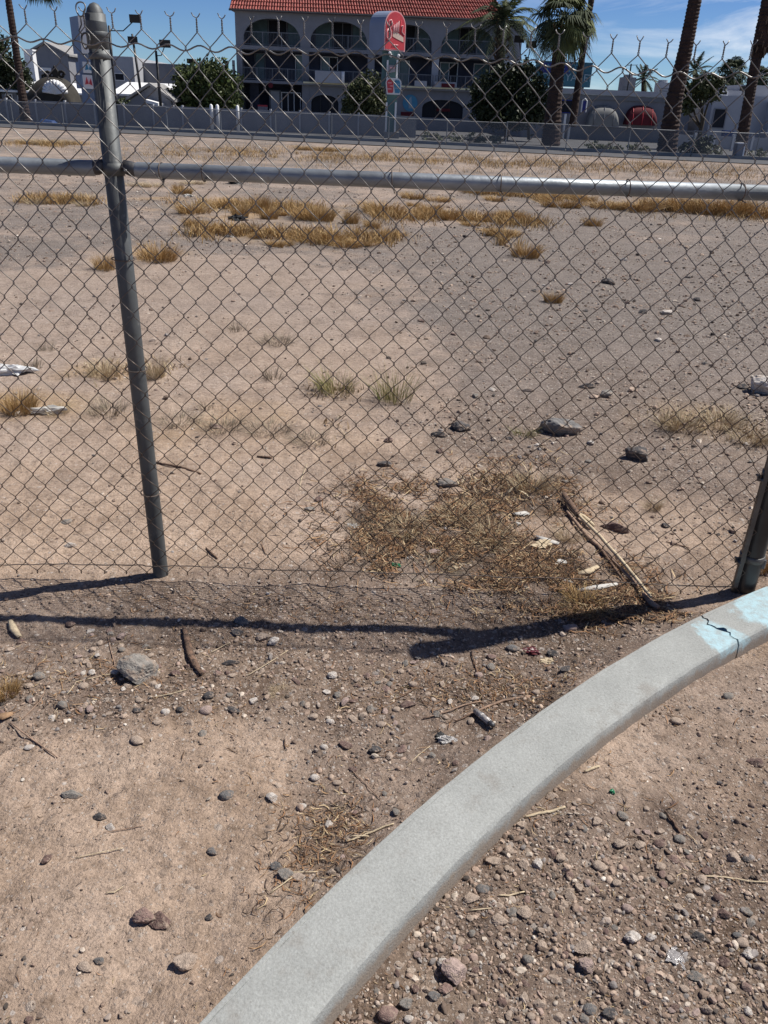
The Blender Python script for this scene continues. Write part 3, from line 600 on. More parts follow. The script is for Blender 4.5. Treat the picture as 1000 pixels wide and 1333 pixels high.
def strew(n, segs, seed):
    rg = np.random.default_rng(seed); out = []
    for px0, py0, px1, py1, sp in segs:
        a, b = onz(px0, py0), onz(px1, py1); k = int(n*(a-b).length/20)+50; u = rg.random(k); out.append(np.stack([a.x+(b.x-a.x)*u+rg.normal(0, sp*.5, k), a.y+(b.y-a.y)*u+rg.normal(0, sp, k)], 1))
    q = np.concatenate(out); return q[(vn(q[:, 0], q[:, 1], 1.1, 61)+.6*vn(q[:, 0], q[:, 1], 4.3, 62) > .0)]
field('dry_grass', strew(26000, [(230, 264, 520, 284, .45), (250, 306, 520, 312, .3), (540, 283, 700, 290, .35), (780, 270, 1010, 282, .6), (600, 250, 780, 262, .4), (640, 306, 690, 330, .15), (30, 262, 130, 266, .2), (20, 187, 110, 190, .8), (380, 194, 440, 198, .5), (180, 196, 980, 224, 2.6), (480, 238, 780, 248, .7)], 4), .17, GOLD, 9, 'thin golden dry grass growing loosely between the clumps at the back')
field('dry_grass', strew(6500, [(110, 478, 230, 480, .12), (200, 540, 440, 565, .10), (0, 530, 60, 535, .08), (860, 552, 1000, 560, .12), (110, 535, 170, 540, .08), (400, 505, 460, 510, .08), (600, 640, 700, 630, .1)], 5), .045, PALE, 10, 'thin pale dry grass growing sparsely in the middle of the lot')
BAND = [(235, 250, 26, 12), (255, 275, 44, 20), (288, 268, 36, 20), (318, 282, 48, 24), (345, 284, 50, 30), (372, 286, 48, 26), (398, 284, 46, 24), (425, 287, 50, 26), (452, 286, 40, 22), (478, 290, 50, 26), (505, 284, 46, 22), (530, 280, 40, 20),
        (300, 307, 40, 14), (335, 311, 50, 18), (368, 314, 50, 16), (405, 312, 56, 20), (440, 314, 46, 20), (475, 313, 50, 20), (505, 310, 34, 14), (262, 300, 30, 14), (560, 282, 44, 16), (590, 285, 44, 18), (618, 286, 40, 14), (650, 284, 44, 18), (675, 283, 36, 20), (695, 290, 30, 14),
        (640, 306, 36, 14), (665, 308, 34, 14), (540, 262, 30, 12), (570, 258, 30, 10)]
BAND = [(a+random.uniform(-9, 9), b+random.uniform(-7, 7), c*random.uniform(.35, 1.25), d*random.uniform(.3, 1.0)) for a, b, c, d in BAND+BAND[::2]]
for b in BAND: tuft(*b, 'gold', 'golden dry grass clump in the long band across the left and middle of the lot', 'golden grass band')
ORD = ['leftmost', 'second from the left', 'third from the left', 'fourth from the left', 'fifth from the left', 'sixth from the left', 'sixth from the right', 'fifth from the right', 'fourth from the right', 'third from the right', 'second from the right', 'rightmost']
def nth(i, n): return ORD[i] if i < (n+1)//2 else ORD[12-(n-i)]
def row(L, kind, what, group):
    L = sorted(L)
    for i, b in enumerate(L): tuft(*b, kind, nth(i, len(L))+' '+what, group)
row([(790, 272, 46, 12), (830, 274, 50, 14), (862, 272, 50, 20), (895, 276, 56, 26), (925, 278, 50, 26), (955, 280, 60, 28), (990, 282, 56, 28)], 'gold', 'golden grass clump in the band at the far right', 'golden grass band at the right')
row([(625, 252, 36, 12), (700, 250, 36, 12), (730, 270, 50, 14), (712, 262, 40, 12), (645, 262, 30, 8), (760, 262, 34, 10)], 'gold', 'small grass clump just below the rail right of centre', 'small clumps behind the rail')
row([(48, 265, 40, 14), (110, 262, 50, 14), (112, 268, 30, 12), (175, 242, 30, 8), (200, 244, 40, 10), (395, 195, 36, 9), (445, 196, 30, 6), (60, 188, 50, 12), (85, 188, 30, 10), (30, 186, 30, 8), (700, 238, 60, 10), (250, 240, 40, 8)], 'pale', 'low pale grass clump far back near the rail', 'far low grass clumps')
for a in [
 (205, 338, 46, 28, 'gold', 'golden grass clump just right of the steel post'),
 (137, 350, 38, 24, 'gold', 'golden grass clump just left of the steel post'),
 (772, 293, 24, 14, 'gold', 'small round golden tuft alone below the right end of the band'),
 (684, 332, 36, 22, 'gold', 'golden tuft hanging below the middle of the band'),
 (720, 394, 30, 17, 'gold', 'small golden tuft alone in the middle of the gravel'),
 (202, 490, 40, 46, 'pale', 'tall pale grass clump against the right of the post'),
 (135, 488, 64, 28, 'pale', 'wide dry brown grass clump left of the post'),
 (140, 535, 60, 34, 'grey', 'sparse grey grass left of the post near its lower half'),
 (24, 534, 52, 34, 'gold', 'golden grass clump at the left edge by white litter'),
 (75, 478+60, 40, 18, 'pale', 'short grass beside the white paper scrap'),
 (40, 478, 36, 20, 'spike', 'small dead spiky weed above the white plastic scrap'),
 (62, 453, 26, 16, 'spike', 'small dead spiky weed far left above another'),
 (355, 492, 30, 26, 'spike', 'dark spiky dead weed in the left middle of the lot'),
 (308, 430, 30, 18, 'spike', 'small spiky weed in the left middle of the bare lot'),
 (360, 444, 50, 22, 'grey', 'thin grey brown weed in the middle of the bare lot'),
 (437, 510, 56, 42, 'green', 'olive weed left of the bright green yellow one'),
 (513, 518, 62, 56, 'green', 'bushy green yellow weed in the middle of the lot'),
 (235, 548, 66, 26, 'grey', 'low grey grass right of the post'),
 (290, 556, 70, 28, 'grey', 'low grey grass with a red brown lump in it'),
 (350, 560, 70, 28, 'grey', 'low grey green grass in the left middle row'),
 (405, 575, 60, 24, 'grey', 'thin grey grass at the right end of the middle row'),
 (268, 530, 24, 18, 'spike', 'small dark spiky weed above the low grey grass'),
 (885, 556, 70, 36, 'pale', 'pale brown grass clump behind the fence at the right'),
 (940, 552, 60, 34, 'pale', 'pale brown grass clump right of a similar one'),
 (980, 572, 60, 30, 'pale', 'pale brown grass clump at the right edge by the corner post'),
 (850, 658, 32, 22, 'pale', 'small pale tuft alone above the fallen palm stem'),
 (690, 636, 58, 38, 'pale', 'brown grass clump at the top of the straw mat'),
 (682, 565, 34, 16, 'green', 'small olive weed left of the large dark grey rock'),
 (595, 670, 60, 20, 'pale', 'pale brown weed in the middle of the straw mat'),
 (470, 690, 60, 22, 'grey', 'flattened grey grass at the left of the straw mat'),
 (530, 690, 60, 26, 'pale', 'flattened brown grass in the left of the straw mat'),
 (640, 700, 70, 28, 'pale', 'flattened brown grass in the right of the straw mat'),
 (560, 740, 80, 22, 'grey', 'flattened grass at the front edge of the straw mat'),
 (480, 725, 60, 16, 'grey', 'grey brown flat grass at the front left of the straw mat'),
 (740, 700, 40, 22, 'pale', 'pale grass at the base of the fallen palm stem'),
 (760, 790, 60, 20, 'gold', 'golden straw heap in front of the white stick'),
 (992, 745, 44, 40, 'gold', 'golden straw heap right of the corner post'),
 (8, 905, 40, 24, 'gold', 'small golden straw heap at the left edge in front'),
 (365, 905, 30, 12, 'pale', 'faint straw wisp on soil in front of the fence')]: tuft(*a)
# ------------------------------------------------------------------ sticks, straws, litter
def onground(px, py, lift=0.0):
    p = onz(px, py); p.z = float(ground_h(p.x, p.y))+lift; return p
def stick(name, pts, r, m, label, cat='twig', lift=.004, flat=None, parent=None):
    P = [onground(a, b, lift) for a, b in pts]; Q = []
    for i in range(len(P)-1):
        for k in range(4): Q.append(P[i].lerp(P[i+1], k/4)+Vector((random.gauss(0, min(.0006, r*.2)), random.gauss(0, min(.0006, r*.2)), random.uniform(0, min(.001, r*.3)))))
    Q.append(P[-1]); base = P[0].copy(); n = len(Q)
    rr = [r*(.55+.45*math.sin(math.pi*(.15+.7*i/(n-1)))) for i in range(n)]
    b = MB().tube([q-base for q in Q], rr, 6); o = b.go(name, m, parent, True); o.location = base
    return tag(o, label, cat) if label else o
S_ = M['straw_stalk']; B_ = M['stalk_brown']; K_ = M['bark']
for a in [
 ('straw', [(98, 1122), (130, 1115), (161, 1108)], .0013, S_, 'thin pale straw lying on smooth soil at the left', 'straw'),
 ('straw', [(139, 1167), (150, 1166), (161, 1159)], .0016, S_, 'short curved straw below the thin pale one', 'straw'),
 ('straw', [(915, 1136), (945, 1139), (975, 1146), (1003, 1150)], .0022, S_, 'long pale straw at the right edge', 'straw'),
 ('straw', [(684, 1062), (700, 1058), (716, 1056), (736, 1050)], .004, S_, 'thick curled straw beside the right side of the kerb', 'straw'),
 ('straw', [(762, 1003), (772, 999), (781, 996)], .004, S_, 'short thick straw chip right of the kerb', 'straw'),
 ('straw', [(650, 1160), (664, 1159), (684, 1155)], .0022, S_, 'short straight straw in the right gravel', 'straw'),
 ('straw', [(450, 1103), (470, 1098), (500, 1090), (512, 1088)], .0025, S_, 'pale straw against the left side of the kerb', 'straw'),
 ('straw', [(455, 1096), (480, 1100)], .002, S_, 'short straw crossing the one by the kerb', 'straw'),
 ('straw', [(352, 1172), (375, 1157), (388, 1147)], .0018, S_, 'short pale straw by stones beside the kerb', 'straw'),
 ('straw', [(373, 1146), (414, 1143)], .0013, S_, 'fine straw near the gravel left of the kerb', 'straw'),
 ('straw', [(603, 936), (630, 925), (655, 916), (690, 911)], .004, B_, 'long brown straw left of the kerb above the plastic tube', 'straw'),
 ('straw', [(550, 937), (580, 931), (603, 922), (625, 915)], .0025, B_, 'thin brown stem left of the longer brown straw', 'straw'),
 ('twig', [(592, 942), (610, 934), (625, 930)], .0025, K_, 'dark twig under the long brown straw'),
 ('twig', [(614, 848), (622, 880), (628, 912)], .003, K_, 'dark upright twig between shadow and brown straw'),
 ('twig', [(515, 912), (530, 903), (543, 894)], .0025, K_, 'dark twig under the striped cream pebble'),
 ('twig', [(492, 987), (510, 988), (523, 989)], .0014, K_, 'thin twig beside the black stone'),
 ('twig', [(455, 1000), (470, 1015), (495, 1047)], .0014, B_, 'fine long twig on bare soil left of the kerb'),
 ('straw', [(530, 1003), (545, 985), (560, 972)], .0012, S_, 'fine pale stem near the kerb left side', 'straw'),
 ('twig', [(866, 1055), (876, 1068), (886, 1082)], .0035, K_, 'dark curled twig in the right hand dirt'),
 ('twig', [(14, 945), (45, 968), (76, 990)], .0022, B_, 'brown twig at the left edge'),
 ('twig', [(30, 940), (52, 915), (65, 890)], .0015, B_, 'thin twig crossing the left gravel'),
 ('twig', [(130, 885), (150, 868), (140, 830)], .0015, B_, 'thin curved twig left of the concrete chunk'),
 ('twig', [(70, 930), (100, 890), (145, 880)], .0015, S_, 'pale thin stem through the left gravel'),
 ('twig', [(195, 912), (225, 908), (243, 902)], .0016, S_, 'pale stem right below the concrete chunk'),
 ('twig', [(370, 965), (372, 977)], .0022, K_, 'small dark stub standing in the soil'),
 ('twig', [(135, 1088), (165, 1080), (188, 1078)], .0012, B_, 'fine twig right of the whitish stone'),
 ('straw', [(320, 882), (350, 864), (375, 848)], .0014, S_, 'thin pale stem right of the bark strip', 'straw'),
 ('straw', [(272, 852), (300, 838)], .0014, S_, 'short pale stem next to the bark strip', 'straw'),
 ('stick', [(204, 605), (235, 611), (262, 620)], .006, K_, 'dark stick on the soil behind the fence right of the post', 'stick'),
 ('stick', [(268, 714), (276, 722), (283, 729)], .004, K_, 'short black stick behind the fence near its bottom', 'stick'),
 ('stick', [(335, 596), (345, 598), (354, 600)], .006, K_, 'short dark stick behind the fence mid left', 'stick'),
 ('stick', [(868, 702), (885, 707), (898, 713)], .003, B_, 'thin stick behind the fence at the right', 'stick'),
 ('stick', [(390, 640), (392, 625), (400, 605)], .0022, S_, 'thin pale stem behind the fence left of the straw mat', 'stick'),
 ('straw', [(610, 1143+40), (640, 1180)], .0015, S_, 'fine straw in the gravel right of the kerb', 'straw'),
 ('straw', [(745, 1240), (752, 1236), (765, 1228)], .0028, M['plastic_white'], 'bright white curved sliver in the right gravel', 'sliver'),
]: stick(*a)
# palm stem lying behind the fence: a thing with parts
root = empty('fallen_palm_stem', onground(735, 655)); tag(root, 'long split palm stem lying behind the fence near the corner', 'palm stem')
def stem_part(name, pts, r, m, lift):
    o = stick(name, pts, r, m, None, lift=lift); under(o, root); return o
stem_part('stem', [(735, 652), (756, 679), (780, 705), (812, 741), (846, 786)], .0075, M['straw_stalk'], .03)
stem_part('stem', [(738, 668), (765, 700), (790, 722), (830, 765)], .008, B_, .012)
stem_part('stem', [(760, 692), (785, 720), (815, 762)], .006, K_, .01)
stem_part('stem_end', [(733, 650), (742, 664), (752, 676)], .016, K_, .03)
stem_part('stem_end', [(838, 775), (848, 790), (856, 797)], .012, M['stalk_brown'], .012)
stem_part('leaf_strip', [(752, 672), (760, 676), (772, 687)], .011, M['straw_stalk'], .02)
def bark_strip(pts, w, m, label, name='bark_strip', cat='bark'):
    P = [onground(a, b, .006) for a, b in pts]; base = P[0].copy(); b = MB(); n = len(P); V = []
    for i, p in enumerate(P):
        t = (P[min(i+1, n-1)]-P[max(i-1, 0)]).normalized(); sd_ = Vector((-t.y, t.x, 0)); ww = w*(.3+.7*math.sin(math.pi*(.1+.8*i/(n-1))))
        for k in range(5):
            u = (k-2)/2; V.append(p-base+sd_*ww*u+Vector((0, 0, ww*.55*(1-u*u)*(1 if i % 2 else .8)+.001)))
    F = [(i*5+k, i*5+k+1, (i+1)*5+k+1, (i+1)*5+k) for i in range(n-1) for k in range(4)]
    b.add(V, F); o = b.go(name, m, None, True); o.location = base; s = o.modifiers.new('thick', 'SOLIDIFY'); s.thickness = .0025; return tag(o, label, cat)
bark_strip([(240, 822), (244, 838), (248, 855), (255, 870), (264, 882)], .011, M['bark'], 'curved brown bark strip lying near the rail shadow')
bark_strip([(14, 812), (18, 822), (26, 832)], .012, M['straw_stalk'], 'small tan bark curl under the shadow at the left')
bark_strip([(-6, 936), (6, 938), (18, 934)], .014, M['dead_leaf'], 'curled brown dead leaf at the left edge', 'dead_leaf', 'leaf')
bark_strip([(752, 770), (775, 766), (803, 761)], .014, M['paper'], 'whitish flat stick beneath the fallen palm stem', 'flat_stick', 'stick')
bark_strip([(668, 672), (676, 670), (684, 668)], .014, M['paper'], 'crumpled white scrap in the straw mat', 'paper_scrap', 'litter')
bark_strip([(698, 700), (712, 704), (728, 708)], .02, M['paper'], 'pale papery husk in the straw mat beside the palm stem', 'husk', 'litter')
bark_strip([(752, 748), (766, 744), (778, 738)], .016, M['straw_stalk'], 'pale broad leaf piece under the fallen palm stem', 'dead_leaf', 'leaf')
def crumple(px, py, w, h, m, label, name, cat, hz=.3, seed=0, tl=0):
    p = onz(px, py); s = mpp(p); rng = np.random.default_rng(seed+5); V = rock_verts(2, rng, 7, 0.); V = V*(1+.25*rng.normal(size=(len(V), 1)))
    me = npmesh(name, V, ICO[2][1]); o = link(name, me, m); o.scale = (w*s/1.8, h*s/1.1, max(.004, w*s*hz/1.8)); o.rotation_euler = (0, 0, tl); o.location = (p.x, p.y, float(ground_h(p.x, p.y))+o.scale[2]*.6); return tag(o, label, cat)
crumple(18, 484, 44, 11, M['plastic_white'], 'torn white plastic with a dark edge at the left side of the lot', 'plastic_scrap', 'litter', .3, 1, .25)
crumple(62, 537, 34, 9, M['paper'], 'crumpled white paper in the grass at the left of the lot', 'paper_scrap', 'litter', .3, 2)
crumple(298, 309, 12, 5, M['paper'], 'small white scrap in front of the golden grass band', 'paper_scrap', 'litter', .3, 3)
crumple(311, 288, 17, 5, M['black_rubber'], 'black scrap lying in the golden grass band', 'rubber_scrap', 'litter', .4, 4)
crumple(305, 240, 14, 8, M['black_rubber'], 'black scrap on the lot just below the rail', 'rubber_scrap', 'litter', .6, 5)
crumple(246, 257, 10, 5, M['paper'], 'tiny white scrap above the left end of the grass band', 'paper_scrap', 'litter', .4, 6)
crumple(460, 684, 12, 6, M['plastic_white'], 'white plastic disc left in the straw mat', 'bottle_cap', 'litter', .2, 7)
crumple(533, 722, 10, 5, M['plastic_white'], 'little white chip in the front of the straw mat', 'plastic_scrap', 'litter', .2, 8)
crumple(515, 736, 10, 6, M['green_glass'], 'bright green scrap in the straw mat', 'green_scrap', 'litter', .4, 9)
crumple(693, 848, 18, 7, M['red_plastic'], 'dark red chip at the edge of the post shadow', 'red_scrap', 'litter', .3, 10)
crumple(714, 859, 15, 6, M['straw_stalk'], 'cream chip below the post shadow near the kerb', 'husk', 'litter', .3, 11)
crumple(797, 1030, 6, 5, M['green_glass'], 'tiny dark green chip right of the kerb', 'green_scrap', 'litter', .3, 12)
crumple(573, 959, 9, 8, M['black_rubber'], 'black crumb stuck on the foil scrap', 'rubber_scrap', 'litter', .6, 13)
crumple(583, 965, 20, 7, M['foil'], 'crumpled white foil scrap left of the plastic tube', 'foil_scrap', 'litter', .35, 14, -.3)
crumple(880, 1243, 24, 14, M['clear_plastic'], 'clear crumpled plastic film in the right gravel', 'plastic_film', 'litter', .15, 15, -.4)
crumple(672, 1240-560, 12, 6, M['paper'], 'small white scrap in the right of the straw mat', 'paper_scrap', 'litter', .3, 16)
for k, (px, py, w, hh_, lb) in enumerate([(684, 668, 10, 6, 'white paper flake at the upper right of the straw mat'), (705, 708, 26, 10, 'crumpled pale wrapper in the straw mat right part'), (730, 735, 18, 9, 'pale wrapper flake between the straw mat and palm stem'),
   (745, 722, 14, 7, 'small pale flake touching the palm stem'), (738, 758, 16, 6, 'cream flake left of the whitish flat stick'), (596, 735, 12, 7, 'pair of pale pebble like flakes in the straw mat front')]): crumple(px, py, w, hh_, M['paper'] if k % 2 == 0 else M['straw_stalk'], lb, 'litter_flake', 'litter', .25, 30+k, k*.7)
# clear plastic tube by the kerb
root = empty('plastic_tube', onground(628, 941)); tag(root, 'clear plastic tube with a metal end lying by the kerb', 'tube')
def rel(o, r): o.location = Vector(o.location)-Vector(r.location); o.parent = r; return o
a, b = onground(618, 932, .012), onground(636, 951, .012)
o = MB().tube([a-root.location, a.lerp(b, .5)-root.location, b-root.location], [.0085, .0095, .009], 12).go('tube_body', M['clear_plastic'], root, True)
c_ = b.lerp(a, -.28); o = MB().tube([b.lerp(a, .02)-root.location, c_-root.location], [.0075, .007], 10).go('tube_cap', M['dark_steel'], root, True)
o = MB().tube([a.lerp(b, .4)-root.location+Vector((0, 0, .0008)), a.lerp(b, .52)-root.location+Vector((0, 0, .0008))], .0099, 12).go('metal_ring', M['foil'], root, True)
# ------------------------------------------------------------------ near kerb
def kerb_material():
    m = mat('kerb_concrete', (.335, .345, .33), .92, .11, 6, .22, stain=((.285, .28, .26), 8, .55), bscale=190, detail=10)
    n = m.node_tree.nodes; l = m.node_tree.links; b = n['Principled BSDF']; src = b.inputs['Base Color'].links[0].from_socket
    g = n.new('ShaderNodeNewGeometry')
    def blob(c, r):
        v = n.new('ShaderNodeVectorMath'); v.operation = 'DISTANCE'; v.inputs[1].default_value = c; l.new(g.outputs['Position'], v.inputs[0])
        q = n.new('ShaderNodeMapRange'); q.inputs['From Min'].default_value = r; q.inputs['From Max'].default_value = r*.35; l.new(v.outputs['Value'], q.inputs[0]); return q.outputs[0]
    sn = n.new('ShaderNodeTexNoise'); sn.inputs['Scale'].default_value = 170; sn.inputs['Detail'].default_value = 5; sn.inputs['Roughness'].default_value = .8; l.new(g.outputs['Position'], sn.inputs['Vector'])
    sr = n.new('ShaderNodeValToRGB'); e_ = sr.color_ramp.elements; e_[0].position = .3; e_[1].position = .7; e_[0].color = (.72, .71, .70, 1); e_[1].color = (1.18, 1.18, 1.18, 1); l.new(sn.outputs[0], sr.inputs[0])
    sm_ = n.new('ShaderNodeMix'); sm_.data_type = 'RGBA'; sm_.blend_type = 'MULTIPLY'; sm_.inputs[0].default_value = 1; l.new(src, sm_.inputs[6]); l.new(sr.outputs[0], sm_.inputs[7]); src = sm_.outputs[2]
    A = blob((1.15, 2.22, .06), .15); B = blob((1.40, 2.42, .06), .24); ad = n.new('ShaderNodeMath'); ad.operation = 'MAXIMUM'; l.new(A, ad.inputs[0]); l.new(B, ad.inputs[1])
    no = n.new('ShaderNodeTexNoise'); no.inputs['Scale'].default_value = 13; no.inputs['Detail'].default_value = 8; no.inputs['Roughness'].default_value = .65; l.new(g.outputs['Position'], no.inputs['Vector'])
    ml = n.new('ShaderNodeMath'); ml.operation = 'MULTIPLY'; l.new(ad.outputs[0], ml.inputs[0])
    mr = n.new('ShaderNodeMapRange'); sm = n.new('ShaderNodeMath'); sm.operation = 'MULTIPLY_ADD'; sm.inputs[1].default_value = .55; l.new(ad.outputs[0], sm.inputs[0]); l.new(no.outputs[0], sm.inputs[2]); mr.inputs['From Min'].default_value = .80; mr.inputs['From Max'].default_value = .90; l.new(sm.outputs[0], mr.inputs[0]); l.new(mr.outputs[0], ml.inputs[1]); l.remove(ml.inputs[0].links[0]); nz = n.new('ShaderNodeTexNoise'); nz.inputs['Scale'].default_value = 42; nz.inputs['Detail'].default_value = 6; l.new(g.outputs['Position'], nz.inputs['Vector']); rz_ = n.new('ShaderNodeMapRange'); rz_.inputs['From Min'].default_value = .35; rz_.inputs['From Max'].default_value = .62; rz_.inputs['To Min'].default_value = .35; rz_.inputs['To Max'].default_value = .95; l.new(nz.outputs[0], rz_.inputs[0]); l.new(rz_.outputs[0], ml.inputs[0])
    mm = n.new('ShaderNodeMix'); mm.data_type = 'RGBA'; mm.inputs[7].default_value = (.38, .55, .60, 1); l.new(ml.outputs[0], mm.inputs[0]); l.new(src, mm.inputs[6])
    # dirt creeping up from the edges and dark pits
    v = n.new('ShaderNodeTexVoronoi'); v.inputs['Scale'].default_value = 22; l.new(g.outputs['Position'], v.inputs['Vector'])
    lt = n.new('ShaderNodeMath'); lt.operation = 'LESS_THAN'; lt.inputs[1].default_value = .075; l.new(v.outputs['Distance'], lt.inputs[0])
    sc_ = n.new('ShaderNodeMath'); sc_.operation = 'MULTIPLY'; sc_.inputs[1].default_value = .5; l.new(lt.outputs[0], sc_.inputs[0])
    m2 = n.new('ShaderNodeMix'); m2.data_type = 'RGBA'; m2.inputs[7].default_value = (.2, .19, .17, 1); l.new(sc_.outputs[0], m2.inputs[0]); l.new(mm.outputs[2], m2.inputs[6])
    a = n.new('ShaderNodeAttribute'); a.attribute_name = 'edge'; n3 = n.new('ShaderNodeTexNoise'); n3.inputs['Scale'].default_value = 28; n3.inputs['Detail'].default_value = 7; l.new(g.outputs['Position'], n3.inputs['Vector'])
    ad3 = n.new('ShaderNodeMath'); ad3.operation = 'ADD'; l.new(a.outputs['Fac'], ad3.inputs[0]); l.new(n3.outputs[0], ad3.inputs[1])
    r3 = n.new('ShaderNodeMapRange'); r3.inputs['From Min'].default_value = 1.0; r3.inputs['From Max'].default_value = 1.35; l.new(ad3.outputs[0], r3.inputs[0])
    m4 = n.new('ShaderNodeMix'); m4.data_type = 'RGBA'; m4.inputs[7].default_value = (.3, .25, .2, 1); l.new(r3.outputs[0], m4.inputs[0]); l.new(m2.outputs[2], m4.inputs[6])
    l.new(m4.outputs[2], b.inputs['Base Color']); return m
KM = kerb_material()
kerb = empty('concrete_kerb', (0.6, 1.9, 0)); tag(kerb, 'curved pale concrete kerb with light blue paint at its far end', 'kerb')
def kerb_seg(a0, a1, j0, j1):
    prof = [(-.088, -.10, 1), (-.088, -.02, 1), (-.087, .02, .8), (-.0855, .042, .45), (-.082, .052, .25), (-.0755, .0585, .1), (-.066, .0605, 0)]+[(u, .0608, 0) for u in np.linspace(-.05, .064, 12)]+[(.0655, .0607, .0), (.0668, .0592, .3), (.0682, .0607, .0), (.0745, .0606, .0), (.0785, .0600, .2), (.0800, .0575, .5), (.0805, .05, .62), (.0825, .03, .68), (.084, .006, .95), (.086, -.1, 1)]
    n = max(8, int(abs(a1-a0)*KR/.009)); V = []; E = []; m = len(prof)
    for i in range(n+1):
        u = i/n
        for k, (w, z, e) in enumerate(prof):
            a = a0+(a1-a0)*u
            if i <= 2 and j0: a += (1-i/3)*(.0022*math.sin(w*75)+.0012*math.sin(w*210+1))
            if i >= n-2 and j1: a += (1-(n-i)/3)*(.0022*math.sin(w*75)+.0012*math.sin(w*210+1))
            s = a*KR; chip = (.0014*float(vn(s, w*3, 34, 31))-.005*max(0, float(vn(s, 0, 9, 36))-.24)) if .0 < e < .9 else 0; lump = .0018*float(vn(s, w, 7, 32))+.0005*float(vn(s, w*2, 30, 33)) if z > .03 else 0
            rr = KR+w+(chip if w > 0 else chip*1.4)*1.0; V.append((KC[0]+rr*math.cos(a)-kerb.location.x, KC[1]+rr*math.sin(a)-kerb.location.y, z+lump)); E.append(e)
    F = [(i*m+k, i*m+k+1, (i+1)*m+k+1, (i+1)*m+k) for i in range(n) for k in range(m-1)]+[tuple(range(m)), tuple(n*m+k for k in range(m))[::-1]]
    me = pymesh('kerb_segment', V, F); at_ = me.attributes.new('edge', 'FLOAT', 'POINT'); at_.data.foreach_set('value', np.array(E, np.float32)); o = link('kerb_segment', me, KM, kerb); me.shade_smooth(); me.set_sharp_from_angle(angle=math.radians(22))
    return o
pj = (onz(920, 805, .06)+onz(960, 835, .06))/2; aj = math.atan2(pj.y-KC[1], pj.x-KC[0])
kerb_seg(math.radians(100), aj-.0007, False, True); kerb_seg(aj+.0007, math.radians(176), True, False)
# ------------------------------------------------------------------ chain link fence
FX0, FX1 = -4.05, 1.335; PX, CX = -.826, 1.368
def fy(x): return 2.552+(x+.826)*.0169           # post line
fence = empty('chain_link_fence', (PX, 2.552, 0)); tag(fence, 'galvanised chain link fence crossing the whole picture on round steel posts', 'fence')
FL = Vector(fence.location)
def fpart(mb, name, m, smooth=True, parent=fence, off=None):
    o = mb.go(name, m, None, smooth); o.parent = parent
    if off is None: off = FL
    me = o.data; me.transform(Matrix.Translation(-off)); return o
def post(x, r, h, lean=0):
    y = fy(x); b = MB().tube([(x, y, -.25), (x, y, 0), (x+lean*.5, y, h*.5), (x+lean, y, h)], r, 28); p = fpart(b, 'post', M['galv_post'])
    cx = x+lean
    fpart(MB().tube([(cx, y, h-.085), (cx, y, h-.084), (cx, y, h-.03), (cx, y, h-.005), (cx, y, h+.012), (cx, y, h+.022), (cx, y, h+.026)], [r+.0002, r+.0018, r+.0018, r*.93, r*.72, r*.42, .003], 28), 'post_cap', M['galv_post'], True, p)
    return p
p1 = post(PX, .0275, 1.80, -.022); p2 = post(CX, .041, 1.9); p2.data.materials.clear(); p2.data.materials.append(mat('corner_steel_shaded', (.05, .05, .052), .4, .3, 6, .2, .7)); p3 = post(-4.05, .030, 1.80)  # backlit shade of the corner post put into a darker steel colour
RZ = 1.408
def rz(x): return RZ+.004*(x+.8)
fpart(MB().tube([(-4.0, fy(-4), RZ), (-2.4, fy(-2.4), RZ-.004), (PX-.075, fy(PX), RZ), (PX-.06, fy(PX), RZ)], [.0222, .0222, .0222, .014], 20), 'rail', M['galv'])
fpart(MB().tube([(PX+.035, fy(PX), RZ), (PX+.055, fy(PX), RZ), (0.2, fy(.2), rz(.2)-.003), (CX-.03, fy(CX), rz(CX))], [.014, .0222, .0222, .0222], 20), 'rail', M['galv'])
# clamps holding the rails to the posts
for x, h in ((PX-.016, RZ), (-4.05, RZ)):
    o = fpart(MB().tube([(x, fy(x), h-.017), (x, fy(x), h+.017)], .031, 28), 'clamp', M['galv_post'])
for s in (-1, 1):
    fpart(MB().tube([(PX-.014+s*.026, fy(PX), RZ+.010), (PX-.014+s*.052, fy(PX), RZ+.002), (PX-.014+s*.085, fy(PX), RZ-.004)], [.0175, .0215, .016], 14), 'rail_cup', M['dark_steel'])
    fpart(MB().tube([(PX-.014+s*.040, fy(PX)-.036, RZ-.002), (PX-.014+s*.040, fy(PX)+.03, RZ-.002)], .005, 8), 'bolt', M['dark_steel'])
# corner post hardware: tension bar, bands with bolts
bx = CX-.052
fpart(MB().box(bx-.008, bx+.008, fy(CX)-.044, fy(CX)-.038, .06, 1.78), 'tension_bar', M['bar'], False)
for z in (.17, .50, .88, 1.26, 1.68):
    b_ = fpart(MB().tube([(CX, fy(CX), z-.013), (CX, fy(CX), z-.012), (CX, fy(CX), z+.012), (CX, fy(CX), z+.013)], [.042, .0445, .0445, .042], 28), 'tension_band', M['bar'])
    fpart(MB().box(CX-.074, CX-.036, fy(CX)-.032, fy(CX)-.028, z-.0115, z+.0115), 'band_tab', M['bar'], False, b_)
    fpart(MB().tube([(CX-.066, fy(CX)-.055, z), (CX-.066, fy(CX)-.01, z)], .0045, 8), 'bolt', M['dark_steel'], True, b_)
    fpart(MB().tube([(CX+.036, fy(CX)-.02, z), (CX+.036, fy(CX)-.02, z-.035)], .011, 6), 'band_nut', M['dark_steel'], False, b_)
SP, HH, Z0, NK = .0381, .0434, 1.772, 40
